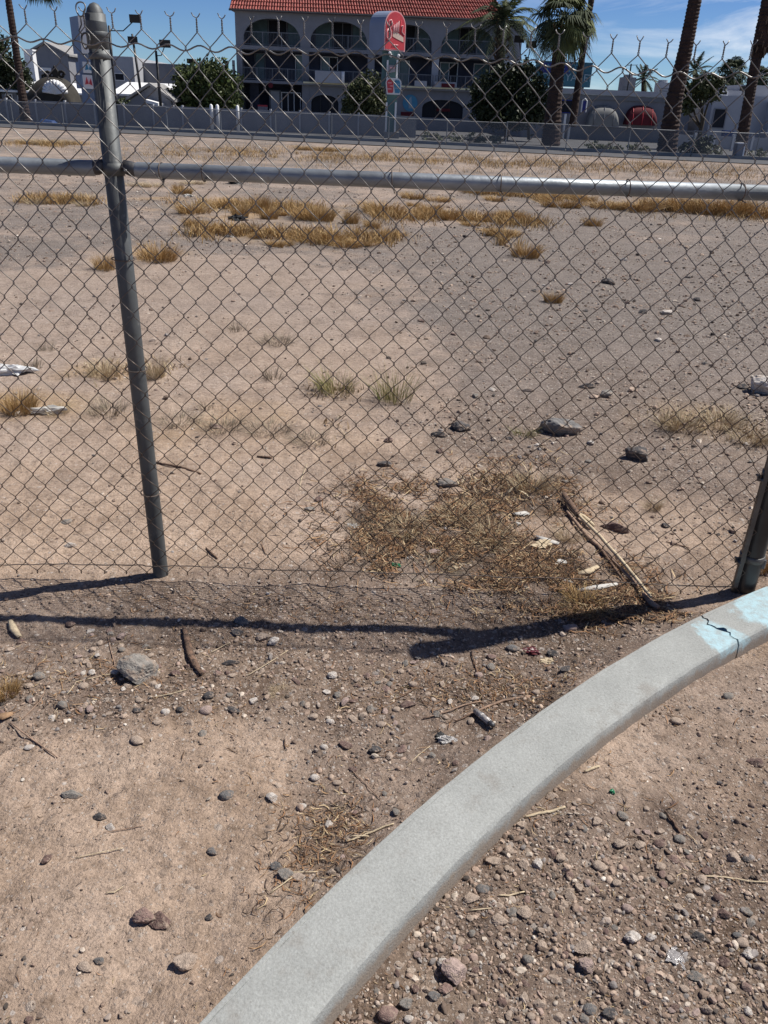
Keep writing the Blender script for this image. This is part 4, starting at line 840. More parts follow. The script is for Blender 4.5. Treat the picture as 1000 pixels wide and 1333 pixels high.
def lat(i, z):                                     # lattice line i at height z -> x, y, dz with the mesh's own unevenness
    x = FX1-i*SP
    f = math.sin(x*5.1+z*3.3)*.0045+float(vn(x, z, 2.2, 41))*.020+float(vn(x, z, 8, 42))*.009
    g = float(vn(x, z, 2.3, 43))*.014+float(vn(x, z, 9, 44))*.006-.016*max(0, x+.8)/2.1*(z/1.8)
    edge = min(1, max(0, (1.335-x)/.15))
    bul = .018*float(vn(x*1.2, z*1.4, 1.2, 45))+.012*float(vn(x, z, 4, 46))
    return x+f*edge, fy(x)-.034-.006+bul*min(1, abs(x-PX)/.25+.0)*edge-(.006 if abs(x-PX) < .05 else 0), z+g
WR = .00145; NW = int((FX1-FX0)/SP)
def strand(i):
    P = []; up = (i % 2 == 0)      # side at k: (i+k)&1
    jr = random.Random(i)
    for k in range(NK+1):
        s = (i+k) & 1; z = Z0-k*HH; x, y, zz = lat(i+s, z); nx = WR*(1.3 if s == 0 else -1.3)*-1   # hook past the neighbour
        # lattice index grows to the left, so side 1 is further left
        hook = WR*1.1*(-1 if s == 1 else 1)
        dep = WR*1.05*(1 if s else -1)
        P.append((x+hook, y+dep*.6, zz+HH*.055)); P.append((x+hook, y-dep*.6, zz-HH*.055))
        if k < NK:
            x2, y2, z2 = lat(i+(1-s), z-HH); d2 = -dep
            mxx, mzz = (x+x2)/2, (zz+z2)/2; P.append((mxx+(jr.random()-.5)*.0016, (y+y2)/2-dep*1.1, mzz+(jr.random()-.5)*.0016))
    # top end: twist and barb
    s = i & 1; x, y, zz = lat(i+s, Z0); ph = 0 if s else math.pi; tw = []
    if i+s > 0:
        for q in range(7):
            a = ph+q*math.pi*.62; tw.append((x+WR*1.15*math.cos(a), y+WR*1.15*math.sin(a), zz+.008+q*.0033))
        sg = -1 if s else 1; tilt = (jr.random()-.5)*.008
        tw.append((x+sg*.006+tilt, y, zz+.033)); tw.append((x+sg*.0105+tilt, y+(jr.random()-.5)*.004, zz+.0385+jr.random()*.004))
        P = tw[::-1]+P
    e = P[-1]; P.append((e[0]+(.004 if ((i+NK) & 1) else -.004), e[1]-.003, e[2]-.005))
    return fpart(MB().tube(P, WR, 5), 'wire', M['wire'])
for i in range(NW): strand(i)
def tension(z, amp, per, name, yo, r=.0021, nz=0., m=None):
    P = []; x = FX0
    while x < CX-.04:
        k = (FX1-x)/SP; X, Y, Z = lat(k, z)
        a = amp*(.6+.8*(float(vn(x, 0, 2, 51))+.5)); P.append((x, Y+yo, Z+a*math.sin(2*math.pi*x/per+3*float(vn(x, 1, 1.3, 52)))+nz*float(vn(x, 3, 5, 53)))); x += .0095
    return fpart(MB().tube(P, r, 6), name, m or M['wire'])
tension(Z0-HH, .0065, .083, 'tension_wire', -.003, .0023); tension(.062, .001, .09, 'tension_wire', .004, .002, .004, M['rust_wire'])
def tie(x, z, r):
    b = MB(); P = []; y = fy(x); ln = random.uniform(-.3, .3)
    for q in range(15):
        a = q/14*math.pi*2*1.05-1.2; P.append((x+.004*q/14+ln*.004*math.sin(a), y+(r+.0045)*math.cos(a)*1.35-.010, z+(r+.0035)*math.sin(a)))
    P.append((x+.012, y-r-.018, z-.018-random.random()*.02)); return fpart(b.tube(P, .0019, 5), 'wire_tie', M['rust_wire'])
for px in (-3.3, -2.6, -1.9, -1.35, -.70, -.575, -.02, .30, .68, 1.02): tie(px, rz(px), .021)
for z in (.35, .8, 1.15): # ties round the post
    P = [(PX-.012*z+.034*math.cos(a)*1.0, fy(PX)-.006+.040*math.sin(a), z+.004*math.sin(a*.5)) for a in [q/16*2*math.pi for q in range(17)]]; fpart(MB().tube(P, .0018, 5), 'wire_tie', M['rust_wire'])
def ring(px, py, rw, rh, r, m, yo, name='wire_loop'):
    c = at(px, py, fy(PX)+yo); s = mpp(c); P = [c+Vector((rw*s*math.cos(a)+.002*math.sin(2*a), .006*math.sin(a), rh*s*math.sin(a))) for a in [q/20*2*math.pi for q in range(21)]]; P.append(P[1]); return fpart(MB().tube(P, r, 7, True), name, m)
ring(105, 12, 6, 8.5, .0019, M['wire'], -.045); ring(111.5, 53, 5, 9, .0026, M['dark_steel'], -.04)
P = [at(105, 20, fy(PX)-.042), at(106, 32, fy(PX)-.04), at(103, 40, fy(PX)-.04), at(108, 46, fy(PX)-.04)]; fpart(MB().tube(P, .0022, 6), 'wire_loop', M['dark_steel'])
for z in (1.742, 1.69):
    fpart(MB().tube([(PX-.0215, fy(PX), z), (PX-.0215, fy(PX), z+.004), (PX-.0215, fy(PX), z+.014), (PX-.0215, fy(PX), z+.016)], [.0285, .0305, .0305, .0285], 24), 'clamp', M['galv_post'])
# ------------------------------------------------------------------ far roads and paving
KA, KB = Vector((-21.35, 48.5, 0)), Vector((17.5, 42.4, 0)); kd = (KB-KA).normalized(); kn = Vector((-kd.y, kd.x, 0))   # kn points away from us
def along(s, off=0., z=0.): return KA+kd*s+kn*off+Vector((0, 0, z))
def strip(name, s0, s1, o0, o1, z, m, nseg=30):
    V = []; F = []
    for i in range(nseg+1):
        s = s0+(s1-s0)*i/nseg; V += [along(s, o0, z), along(s, o1, z)]
    F = [(2*i, 2*i+2, 2*i+3, 2*i+1) for i in range(nseg)]
    return tag(link(name, pymesh(name, V, F), m), kind='structure')
strip('road', -160, 220, -4.4, -.1, .028, M['asphalt']); strip('pavement', -160, 220, .25, 260, .032, M['pavement'])
fk = empty('far_kerb', KA); tag(fk, 'long low concrete kerb along the far side of the road', 'kerb')
for i in range(26):
    s0 = -60+i*6; b = MB(); P = [along(s0+.02, -.1), along(s0+5.98, -.1), along(s0+5.98, .25), along(s0+.02, .25)]
    b.add([p-KA+Vector((0, 0, -.05)) for p in P]+[p-KA+Vector((0, 0, .17)) for p in P], [(0, 3, 2, 1), (4, 5, 6, 7), (0, 1, 5, 4), (1, 2, 6, 5), (2, 3, 7, 6), (3, 0, 4, 7)])
    b.go('kerb_block', M['far_kerb'], fk)
# low screened fence on the far kerb
sf = empty('screened_fence', KA+kn*.12); tag(sf, 'low wire fence with grey see-through screening along the far kerb', 'fence')
FB = Vector(sf.location)
for i in range(30):
    s0 = -30+i*3.0; h = 1.17+.03*math.sin(i*1.7)
    p0, p1_ = along(s0, .12)-FB, along(s0+3, .12)-FB
    MB().tube([p0+Vector((0, 0, .1)), p0+Vector((0, 0, h+.03))], .028, 8).go('post', M['screen_pole'], sf)
    b = MB(); V = []; nn = 8
    for k in range(nn+1):
        q = p0.lerp(p1_, k/nn); w = .03*math.sin(k*1.9+i); V += [q+kn*(-.03+w)+Vector((0, 0, .14)), q+kn*(-.03+w*.4)+Vector((0, 0, h-.02*math.sin(math.pi*k/nn)))]
    b.add(V, [(2*k, 2*k+2, 2*k+3, 2*k+1) for k in range(nn)]).go('screen_panel', M['screen'], sf)
    MB().tube([p0+Vector((0, 0, h)), p1_+Vector((0, 0, h))], .018, 6).go('rail', M['screen_pole'], sf)
# ------------------------------------------------------------------ three storey building
BY = 75.0
def X_(px, py=100): return at(px, py, BY).x
bd = empty('arcaded_building', (X_(500), BY, 0)); tag(bd, 'three storey grey stucco building with arches, balconies and a red tile roof', 'building')
BO = Vector(bd.location)
def bp(mb, name, m, parent=bd, smooth=False):
    o = mb.go(name, m, None, smooth); o.data.transform(Matrix.Translation(-BO)); o.parent = parent; return o
XL, XR = X_(308, 80), X_(677, 80); S1, S2, EV = 3.25, 5.72, 8.0
bays = [(X_(315, 50), X_(393, 50)), (X_(402, 50), X_(480, 50)), (X_(488, 50), X_(565, 50)), (X_(573, 50), X_(648, 50))]
def arch(x0, x1, zb, zs, zt, X0, X1, Z1, th=.35, n=20, y=BY):
    """spandrel wall between X0..X1, up to Z1, with an opening x0..x1 springing at zs, crown zt"""
    b = MB(); b.box(X0, x0, y, y+th, zb, Z1) if x0 > X0+.01 else None
    if X1 > x1+.01: b.box(x1, X1, y, y+th, zb, Z1)
    xs = [x0+(x1-x0)*(.5-.5*math.cos(math.pi*i/n)) for i in range(n+1)]; c = (x0+x1)/2; a = (x1-x0)/2
    zz = [zs+(zt-zs)*max(0, 1-abs((x-c)/a)**2.3)**.5 for x in xs]
    for i in range(n):
        b.add([(xs[i], y, zz[i]), (xs[i+1], y, zz[i+1]), (xs[i+1], y, Z1), (xs[i], y, Z1), (xs[i], y+th, zz[i]), (xs[i+1], y+th, zz[i+1]), (xs[i+1], y+th, Z1), (xs[i], y+th, Z1)],
              [(0, 1, 2, 3), (7, 6, 5, 4), (0, 4, 5, 1), (3, 2, 6, 7)])
    return b
edges = [XL]+[(bays[i][1]+bays[i+1][0])/2 for i in range(3)]+[XR]
for i, (a, c) in enumerate(bays):
    bp(arch(a+.12, c-.12, S2, S2+.45, S2+1.92, edges[i], edges[i+1], EV), 'arched_wall', M['stucco'])
bp(MB().box(XL-.1, XR+.1, BY-.12, BY+3, EV, EV+.18), 'cornice', M['stucco'])
bp(MB().box(XL-.05, XR+.05, BY-.08, BY+2.6, S2-.28, S2), 'floor_slab', M['stucco'])
bp(MB().box(XL-.05, XR+.05, BY-.5, BY+2.6, S1-.22, S1-.03), 'floor_slab', M['stucco'])
bp(MB().box(bays[1][0]-.4, bays[3][1], BY-.62, BY-.5, S1-.10, S1+.02), 'balcony_sun_edge', M['cream'])  # sunlight along the slab edge, painted as a pale yellow strip
# piers of the middle storey and the solid side walls
for i, x in enumerate(edges):
    w = .28; x0, x1 = (x, x+.45) if i == 0 else ((x-1.7, x) if i == 4 else (x-w, x+w))
    bp(MB().box(x0, x1, BY, BY+.35, S1-.03, S2-.28), 'pillar', M['stucco_white'] if i > 2 else M['stucco'])
bp(MB().box(XL, XL+.2, BY+.36, BY+14, 0, EV), 'side_wall', M['stucco']); bp(MB().box(XR-.2, XR, BY+.36, BY+14, 0, EV), 'side_wall', M['stucco'])
bp(MB().box(XL+.21, XR-.21, BY+2.6, BY+2.8, 0, EV), 'back_wall', M['recess_shade_wall'])
bp(MB().box(XL-.32, XL-.12, BY-.3, BY-.1, 0, 4.6), 'pillar', M['stucco'])
# window walls behind the balconies
def win(x0, x1, z0, z1, y, frame, pane, panes=2):
    b = MB(); t = .07
    b.box(x0-t, x0, y-.05, y, z0-t, z1+t).box(x1, x1+t, y-.05, y, z0-t, z1+t).box(x0, x1, y-.05, y, z1, z1+t).box(x0, x1, y-.05, y, z0-t, z0)
    for k in range(1, panes): xm = x0+(x1-x0)*k/panes; b.box(xm-t/2, xm+t/2, y-.05, y, z0, z1)
    w = bp(b, 'window', frame)
    for k in range(panes):
        xa, xb = x0+(x1-x0)*k/panes, x0+(x1-x0)*(k+1)/panes; o = bp(MB().box(xa+.04, xb-.04, y-.02, y-.005, z0+.01, z1-.01), 'pane', pane if (k % 2 == 0) else M['glass_dark'], w)
    return w
for i, (a, c) in enumerate(bays):
    L = c-a
    win(a+.3, a+L*.36, S2+.1, S2+2.0, BY+2.55, M['rail_metal'], M['curtain'], 1); win(a+L*.7, c-.25, S2+.1, S2+2.0, BY+2.55, M['rail_metal'], M['curtain'], 1)
    win(a+L*.38, a+L*.68, S2+.1, S2+2.0, BY+2.52, M['rail_metal'], M['glass_dark'], 2)
win(X_(327), X_(339), S1+.1, S1+2, BY+2.55, M['rail_metal'], M['curtain'], 1); win(X_(381), X_(391), S1+.1, S1+2, BY+2.55, M['white'], M['glass_teal'], 1)
win(X_(415), X_(436), S1+.15, S1+1.95, BY+2.55, M['white'], M['glass_teal'], 2); win(X_(520), X_(532), S1+.1, S1+1.9, BY+2.55, M['white'], M['glass_teal'], 1)
win(X_(575), X_(597), S1+.1, S1+1.9, BY+2.55, M['white'], M['curtain'], 2); win(X_(620), X_(640), S1+.1, S1+1.9, BY+2.55, M['white'], M['curtain'], 1)
# railings
def railing(x0, x1, z, y, n, h=.95):
    b = MB(); b.box(x0, x1, y-.03, y+.03, z+h-.05, z+h).box(x0, x1, y-.02, y+.02, z+.08, z+.12); r = bp(b, 'railing', M['rail_metal'])
    for k in range(n+1):
        x = x0+(x1-x0)*k/n; bp(MB().box(x-.03, x+.03, y-.025, y+.025, z, z+h-.05), 'railing_post', M['rail_metal'], r)
    b = MB(); k = x0+.12
    while k < x1: b.box(k-.008, k+.008, y-.01, y+.01, z+.12, z+h-.05); k += .12
    o = bp(b, 'baluster', M['rail_metal'], r); o['kind'] = 'stuff'
for i, (a, c) in enumerate(bays): railing(a+.15, c-.15, S2, BY+.15, 3, 1.0)
for i, (a, c) in enumerate(bays): railing(max(a-.2, XL+.45), c+.1, S1-.02, BY-.42 if i else BY-.3, 4, .92)
# rounded white balcony boxes and planters on the first floor
b = MB(); x0, x1 = X_(412, 100), X_(449, 100); n = 10
pl = [(x0, BY-.55)]+[(x1-.4+.4*math.sin(a), BY-.55+.4-.4*math.cos(a)) for a in [k/n*math.pi/2 for k in range(n+1)]]+[(x1, BY+.0), (x0, BY+.0)]
b.add([(x, y-.7, S1-.02) for x, y in pl]+[(x, y-.7, S1+.82) for x, y in pl], [tuple(range(len(pl)))[::-1], tuple(range(len(pl), 2*len(pl)))]+[(i, (i+1) % len(pl), len(pl)+(i+1) % len(pl), len(pl)+i) for i in range(len(pl))])
bp(b, 'balcony_box', M['stucco_white'])
bp(MB().tube([(X_(448, 100), BY-1.35, S1-.02), (X_(448, 100), BY-1.35, S1+.83)], .13, 12), 'balcony_box', M['white'], bd, True)
for px0, px1 in ((540, 556), (566, 594)): bp(MB().box(X_(px0), X_(px1), BY-.7, BY-.52, S1-.0, S1+.42), 'planter', M['stucco_white'])
bp(MB().box(X_(575), X_(592), BY-.78, BY-.71, S1+.02, S1+.3), 'banner', M['red_cloth'])
# ground floor
bp(MB().box(edges[1]-.3, edges[1]+.3, BY, BY+.4, 0, S1-.22), 'pillar', M['stucco'])
for (wa, wb, X0, X1) in ((X_(405), X_(441), edges[1]+.31, X_(446)), (X_(447), X_(478), X_(446)+.002, X_(484)), (X_(552), X_(606), X_(548), X_(622)), (X_(626), X_(660), X_(622)+.002, XR)):
    z0 = 1.0; b = arch(wa, wb, z0, z0+.75, z0+1.35, X0, X1, S1-.22); b.box(X0, X1, BY, BY+.35, 0, z0); bp(b, 'arched_wall', M['stucco'])
    nb = 3
    for k in range(1, nb): x = wa+(wb-wa)*k/nb; bp(MB().box(x-.04, x+.04, BY+.2, BY+.28, z0, z0+1.3), 'mullion', M['black_metal'])
    bp(MB().box(wa, wb, BY+.29, BY+.31, z0, z0+1.34), 'pane', M['glass_dark'])
bp(MB().box(X_(484)+.002, X_(548)-.002, BY+.01, BY+.34, 0, S1-.22), 'wall', M['stucco'])
bp(MB().box(X_(571), X_(589), BY+.1, BY+.16, 1.5, 1.72), 'sign_panel', M['red_cloth']); bp(MB().box(X_(524), X_(541), BY-.06, BY-.0, .75, 1.35), 'sign_panel', M['red_cloth'])
c = at(534, 134, BY); bp(MB().tube([(c.x, BY-.07, c.z), (c.x, BY-.01, c.z)], .62, 24), 'round_emblem', M['sign_blue'])
c = at(534, 134, BY); bp(MB().prism([(c.x-.12, c.z-.4), (c.x+.2, c.z-.4), (c.x+.08, c.z+.5), (c.x-.1, c.z+.3)], BY-.09, BY-.072), 'emblem_mark', M['board_letter'])
# shop front in the left bay
SX0, SX1 = X_(321), X_(391)
bp(MB().box(SX0, X_(333), BY+1.4, BY+1.6, 0, S1-.22), 'wall', M['recess_shade_wall'])
win(X_(348), X_(361), 1.0, 2.5, BY+1.4, M['rail_metal'], M['stucco_white'], 1); win(X_(364), X_(388), .9, 2.4, BY+1.4, M['white'], M['glass_dark'], 3)
bp(MB().box(X_(333), X_(346), BY+.6, BY+.75, .2, 1.3), 'notice_board', M['grey_panel']); bp(MB().box(X_(333), X_(346), BY+.56, BY+.6, 1.3, 1.42), 'notice_trim', M['sign_red'])
bp(MB().box(X_(346), X_(391), BY+.9, BY+1.0, 0.1, .85), 'counter', M['grey_panel'])
bp(MB().tube([at(352.5, 111, BY-.58), at(352.5, 111, BY-.52)], .2, 12), 'lantern', M['red_cloth'])
# tiled mansard roof
roof = bp(MB().add([(XL-.35, BY-.45, EV+.12), (X_(662, 34), BY-.45, EV+.12), (X_(640, 0), BY+1.3, EV+2.2), (XL-.05, BY+1.3, EV+2.2), (XL-.35, BY+12, EV+.12), (X_(662, 34), BY+12, EV+.12), (X_(640, 0), BY+10, EV+2.2), (XL-.05, BY+10, EV+2.2)],
   [(0, 1, 2, 3), (3, 2, 6, 7), (0, 3, 7, 4), (1, 5, 6, 2), (5, 4, 7, 6), (1, 0, 4, 5)]), 'roof', M['tile'])
b = MB(); W0, W1 = XL-.35, X_(662, 34); T0, T1 = XL-.05, X_(640, 0); nt = 100; rows = 7
V_ = []; F_ = []; rg = np.random.default_rng(4)
for i in range(nt):
    u = (i+.5)/nt
    for r in range(rows):
        v0, v1 = r/rows, (r+1.12)/rows; q = []
        for v, lift, rad in ((v0, .075, .085), (v1, .02, .07)):
            xa, xb = W0+(W1-W0)*u, T0+(T1-T0)*u; x = xa+(xb-xa)*v; y = BY-.45+1.75*v; z = EV+.12+2.08*v; jr = rg.normal(0, .006)
            for a in (0, .25, .5, .75, 1): th = math.pi*a; q.append((x-rad*math.cos(th), y-math.sin(th)*rad*.75-lift*.77+jr, z+math.sin(th)*rad*.63+lift*.63))
        k = len(V_); V_ += q; F_ += [(k+j, k+j+1, k+6+j, k+5+j) for j in range(4)]+[(k, k+4, k+3, k+2, k+1)]
b.add(V_, F_); o = bp(b, 'roof_tile', M['tile'], roof, False); o['kind'] = 'stuff'
bp(MB().tube([(W0, BY-.56, EV+.1), (W1, BY-.56, EV+.1)], .07, 8), 'gutter', M['dark_steel'], bd)
# ------------------------------------------------------------------ pylon sign
SY = 51.0
ps = empty('pylon_sign', (at(511, 100, SY).x, SY, 0)); tag(ps, 'tall pylon sign with arched red face on a teal post', 'sign'); PO = Vector(ps.location)
def pp(mb, name, m, parent=ps, smooth=False):
    o = mb.go(name, m, None, smooth); o.data.transform(Matrix.Translation(-PO)); o.parent = parent; return o
# the face is turned: left edge near, right edge away; skewed prism following its real orientation
fl = at(500.5, 40, SY); fr_ = at(527.5, 47, SY+1.0); top = at(513, 13.5, SY+.4).z; bot = at(501, 65, SY).z
d_ = Vector((fr_.x-fl.x, 1.0, 0)); W = d_.length; d_.normalize(); bk = Vector((-.83, .55, 0)).normalized()*1.0
def face_pt(u, z, o=0.): return Vector((fl.x, SY, 0))+d_*(u*W)+Vector((0, 0, z))-Vector((d_.y, -d_.x, 0))*(-o)
def out_pt(u, z, o):     # o>0 towards the viewer
    n_ = Vector((d_.y, -d_.x, 0)); return Vector((fl.x, SY, 0))+d_*(u*W)+n_*o+Vector((0, 0, z))
def archpoly(u0, u1, z0, zs, z1, n=16):
    c, a = (u0+u1)/2, (u1-u0)/2; return [(u0, z0), (u1, z0)]+[(c+a*math.cos(t), zs+(z1-zs)*math.sin(t)) for t in [k/n*math.pi for k in range(n+1)]]
def slab(poly, o0, o1, extra=Vector((0, 0, 0))):
    b = MB(); n = len(poly); b.add([out_pt(u, z, o1) for u, z in poly]+[out_pt(u, z, o0)+extra for u, z in poly], [tuple(range(n)), tuple(range(2*n-1, n-1, -1))]+[((i+1) % n, i, n+i, n+(i+1) % n) for i in range(n)]); return b
zs = top-.75
cab = pp(slab(archpoly(0, 1, bot, zs, top), -.02, 0, bk), 'sign_cabinet', M['sign_side'])
pp(slab(archpoly(0, 1, bot, zs, top), .002, .03), 'sign_border', M['sign_pink'], cab); pp(slab(archpoly(.045, .955, bot+.07, zs, top-.06), .032, .05), 'sign_face', M['sign_red'], cab)
def stroke(pts, r, m, name='letter_stroke', o=.06):
    P = [out_pt(u, z, o) for u, z in pts]; return pp(MB().tube(P, r, 6), name, m, cab, True)
H = top-bot
def zz_(t): return bot+H*t
stroke([(.30, zz_(.56)), (.34, zz_(.68)), (.28, zz_(.76)), (.19, zz_(.74)), (.15, zz_(.66)), (.22, zz_(.56)), (.30, zz_(.45)), (.28, zz_(.33)), (.18, zz_(.26)), (.09, zz_(.33)), (.08, zz_(.45)), (.15, zz_(.54))], .035, M['sign_pink'])
for k, u in enumerate((.40, .50, .60)): stroke([(u-.02, zz_(.46)), (u, zz_(.62+.05*k)), (u+.04, zz_(.66+.05*k)), (u+.03, zz_(.52)), (u+.05, zz_(.46+.01*k))], .03, M['sign_pink'])
stroke([(.72, zz_(.44)), (.72, zz_(.78)), (.66, zz_(.72))], .03, M['sign_face'] if 'sign_face' in M else M['sign_red']); stroke([(.72, zz_(.62)), (.84, zz_(.66)), (.8, zz_(.5)), (.93, zz_(.42))], .028, M['sign_pink'])
pp(slab([(.36, zz_(.36)), (.60, zz_(.30)), (.90, zz_(.24)), (.88, zz_(.36)), (.62, zz_(.46)), (.40, zz_(.48))], .052, .065), 'sign_swash', M['sign_beige'], cab)
for u in (.36, .44, .52, .58): stroke([(u, zz_(.145)), (u+.05, zz_(.155))], .03, M['sign_pink'])
# pole
zb = .1
def pc(px, py, o=.3): return at(px, py, SY+o)
post_l, post_r = at(497.5, 90, SY+.3).x, at(518, 90, SY+.3).x
bx0, bx1 = at(503, 150, SY+.4).x, at(516, 150, SY+.4).x
pp(MB().box(post_l-.02, at(502, 90, SY+.3).x+.12, SY+.5, SY+.95, at(498, 112, SY).z, bot), 'sign_post', M['sign_teal'])
pp(MB().box(bx0, bx1, SY+.3, SY+.8, zb, bot), 'sign_post', M['sign_teal'])
for px in (504.5, 517): pp(MB().box(at(px, 90, SY+.2).x-.05, at(px, 90, SY+.2).x+.05, SY+.2, SY+.29, at(px, 104, SY+.2).z, at(px, 78, SY+.2).z), 'post_trim', M['white'])
for px in (503, 514.8): pp(MB().box(at(px, 150, SY+.2).x-.05, at(px, 150, SY+.2).x+.05, SY+.2, SY+.29, .35, at(px, 133, SY+.2).z), 'post_trim', M['white'])
for px, py in ((507.5, 69), (509, 72), (519, 72.5)): c = at(px, py, SY-.05); pp(MB().tube([c, c+Vector((0, .3, 0))], .09, 10), 'flood_lamp', M['white'], ps, True)
pp(MB().prism([(at(506, 81, SY).x, at(506, 95, SY).z), (at(515, 81, SY).x, at(515, 93, SY).z), (at(515, 81, SY).x, at(515, 85, SY).z), (at(506, 81, SY).x, at(506, 84, SY).z)], SY+.1, SY+.28), 'small_panel', M['grey_panel'])
pp(MB().prism([(at(508, 81, SY).x, at(508, 89, SY).z), (at(514, 81, SY).x, at(514, 89, SY).z), (at(514, 81, SY).x, at(514, 87, SY).z), (at(508, 81, SY).x, at(508, 87, SY).z)], SY+.07, SY+.09), 'small_panel_mark', M['sign_pink'])
def rounded(x0, x1, z0, z1, rt=.25):
    return [(x0+.08, z0), (x1-.04, z0), (x1, z0+.06)]+[(x1, z1-rt)]+[(x1-rt*(1-math.cos(t)), z1-rt+rt*math.sin(t)) for t in (.4, .8, 1.2, 1.57)]+[(x0+rt*(1-math.cos(t)), z1-rt+rt*math.sin(t)) for t in (1.57, 1.2, .8, .4)]+[(x0, z1-rt)]
a_, b__ = at(501.7, 123, SY), at(523, 101.5, SY); z0_, z1_ = at(512, 123, SY).z, at(512, 101.5, SY).z
pn = pp(MB().prism(rounded(a_.x, b__.x, z0_, z1_), SY-.12, SY+.1), 'half_sign', M['sign_white']); xm = at(512.5, 112, SY).x
pp(MB().prism(rounded(a_.x+.06, xm-.01, z0_+.08, z1_-.05, .2), SY-.14, SY-.122), 'half_panel', M['sign_red'], pn); pp(MB().prism(rounded(xm+.01, b__.x-.06, z0_+.08, z1_-.07, .2), SY-.14, SY-.122), 'half_panel', M['sign_blue'], pn)
for (x, z, m) in [(a_.x+.2, z0_+.25, 'sign_pink'), (a_.x+.32, z0_+.4, 'sign_pink'), (a_.x+.2, z0_+.55, 'sign_pink'), (xm+.15, z0_+.3, 'board_letter'), (xm+.2, z0_+.5, 'board_letter'), (xm+.15, z0_+.7, 'board_letter')]:
    pp(MB().box(x-.08, x+.14, SY-.15, SY-.142, z, z+.05), 'sign_mark', M[m], pn)
pp(MB().box(bx0-.1, bx1+.2, SY+.1, SY+1.0, 0, .36), 'sign_base', M['far_kerb'])
# ------------------------------------------------------------------ trees
def leafcloud(ells, n, leaf, pal, seed, hole=.0):
    rg = np.random.default_rng(seed); vols = np.array([e[3]*e[4]*e[5] for e in ells]); ks = rg.choice(len(ells), n, p=vols/vols.sum()); E = np.array(ells)[ks]
    cl = rg.normal(size=(max(8, n//28), 3)); cl /= np.linalg.norm(cl, axis=1)[:, None]; cl *= rg.uniform(.55, 1.0, (len(cl), 1))
    d = cl[rg.integers(0, len(cl), n)]+rg.normal(0, .13, (n, 3)); P = E[:, :3]+d*E[:, 3:6]
    nr = rg.normal(size=(n, 3)); nr /= np.linalg.norm(nr, axis=1)[:, None]; t = np.cross(nr, rg.normal(size=(n, 3))); t /= np.linalg.norm(t, axis=1)[:, None]; bt = np.cross(nr, t)
    s = leaf*rg.uniform(.5, 1.3, (n, 1)); V = np.stack([P-t*s, P+bt*s*.45, P+t*s, P-bt*s*.45], 1).reshape(-1, 3); F = np.arange(n*4).reshape(-1, 4)
    col = np.array(pal)[rg.integers(0, len(pal), n)]*rg.uniform(.7, 1.3, (n, 1)); return V, F, np.repeat(col, 4, axis=0)
DG = [(.028, .038, .018), (.038, .05, .022), (.022, .03, .015), (.06, .07, .03)]; MG = [(.05, .07, .022), (.07, .095, .028), (.035, .05, .018), (.10, .12, .04)]; OG = [(.065, .075, .03), (.09, .10, .04), (.045, .055, .022)]
def tree(name, px, py, Y, blobs_, n, leaf, pal, label, seed, group=None, cat='tree', trunk_r=.15):
    b0 = at(px, py, Y); b0.z = 0; r = empty(name, b0); tag(r, label, cat, group); E = []
    for bx_, by_, rx, rz_ in blobs_:
        c = at(bx_, by_, Y); s = mpp(c); E.append((c.x-b0.x, random.uniform(-.5, .5), c.z, rx*s, max(rx, rz_)*s*.85, rz_*s))
    topz = max(e[2] for e in E)
    MB().tube([(0, 0, -.1), (.08, 0, topz*.45), (E[0][0]*.5, 0, topz*.9)], [trunk_r, trunk_r*.8, trunk_r*.3], 8).go('trunk', M['trunk'], r, True)
    for e in E: MB().tube([(.05, 0, topz*.35), (e[0]*.5, e[1]*.5, (topz*.35+e[2])/2), (e[0], e[1], e[2])], [trunk_r*.5, trunk_r*.35, trunk_r*.12], 6).go('limb', M['trunk'], r, True)
    V, F, T = leafcloud(E, n, leaf, pal, seed); o = link('crown', npmesh('crown', V, F, T), M['leaf'], r); o['kind'] = 'stuff'; return r
tree('tree', 272, 160, 58, [(268, 118, 38, 32), (250, 108, 26, 22), (285, 112, 26, 32), (240, 128, 20, 18), (268, 92, 14, 12), (300, 130, 14, 22)], 7000, .16, MG, 'bushy round green tree left of the red roofed building', 21)
tree('tree', 309, 150, 72, [(308, 118, 9, 20), (304, 135, 9, 16)], 900, .16, DG, 'narrow dark shrub squeezed against the left corner of the tiled building', 22)
tree('tree', 476, 160, 57, [(474, 128, 26, 24), (482, 108, 14, 16), (490, 135, 18, 20), (460, 140, 16, 14)], 5200, .12, OG, 'olive green bush tree left of the pylon sign', 23)
tree('tree', 660, 165, 56, [(650, 125, 34, 32), (680, 122, 32, 34), (660, 102, 22, 18), (630, 130, 20, 22), (700, 135, 18, 24), (682, 92, 12, 14), (660, 148, 44, 18)], 11000, .15, DG, 'wide dark tree between the palm trunks right of the building', 24)
tree('tree', 908, 185, 52, [(900, 125, 20, 18), (915, 110, 18, 14), (925, 118, 16, 16), (890, 138, 16, 12)], 3000, .13, OG, 'loose olive tree beside the thick leaning trunk', 25)
tree('shrub', 905, 200, 46, [(905, 192, 20, 12), (915, 185, 14, 9), (890, 196, 10, 8)], 1400, .09, DG, 'dark shrub behind the screened fence right of the thick trunk', 26, None, 'shrub', .04)
tree('tree', 3, 150, 66, [(2, 80, 14, 22), (18, 95, 20, 20), (30, 108, 12, 20), (8, 110, 16, 14), (0, 55, 8, 12)], 3600, .16, DG, 'dark tree behind the thin trunk at the far left', 27)
tree('shrub', 165, 160, 60, [(163, 134, 11, 6), (155, 136, 8, 5)], 500, .1, MG, 'low bright green hedge between the two lamp poles', 28, None, 'shrub', .04)
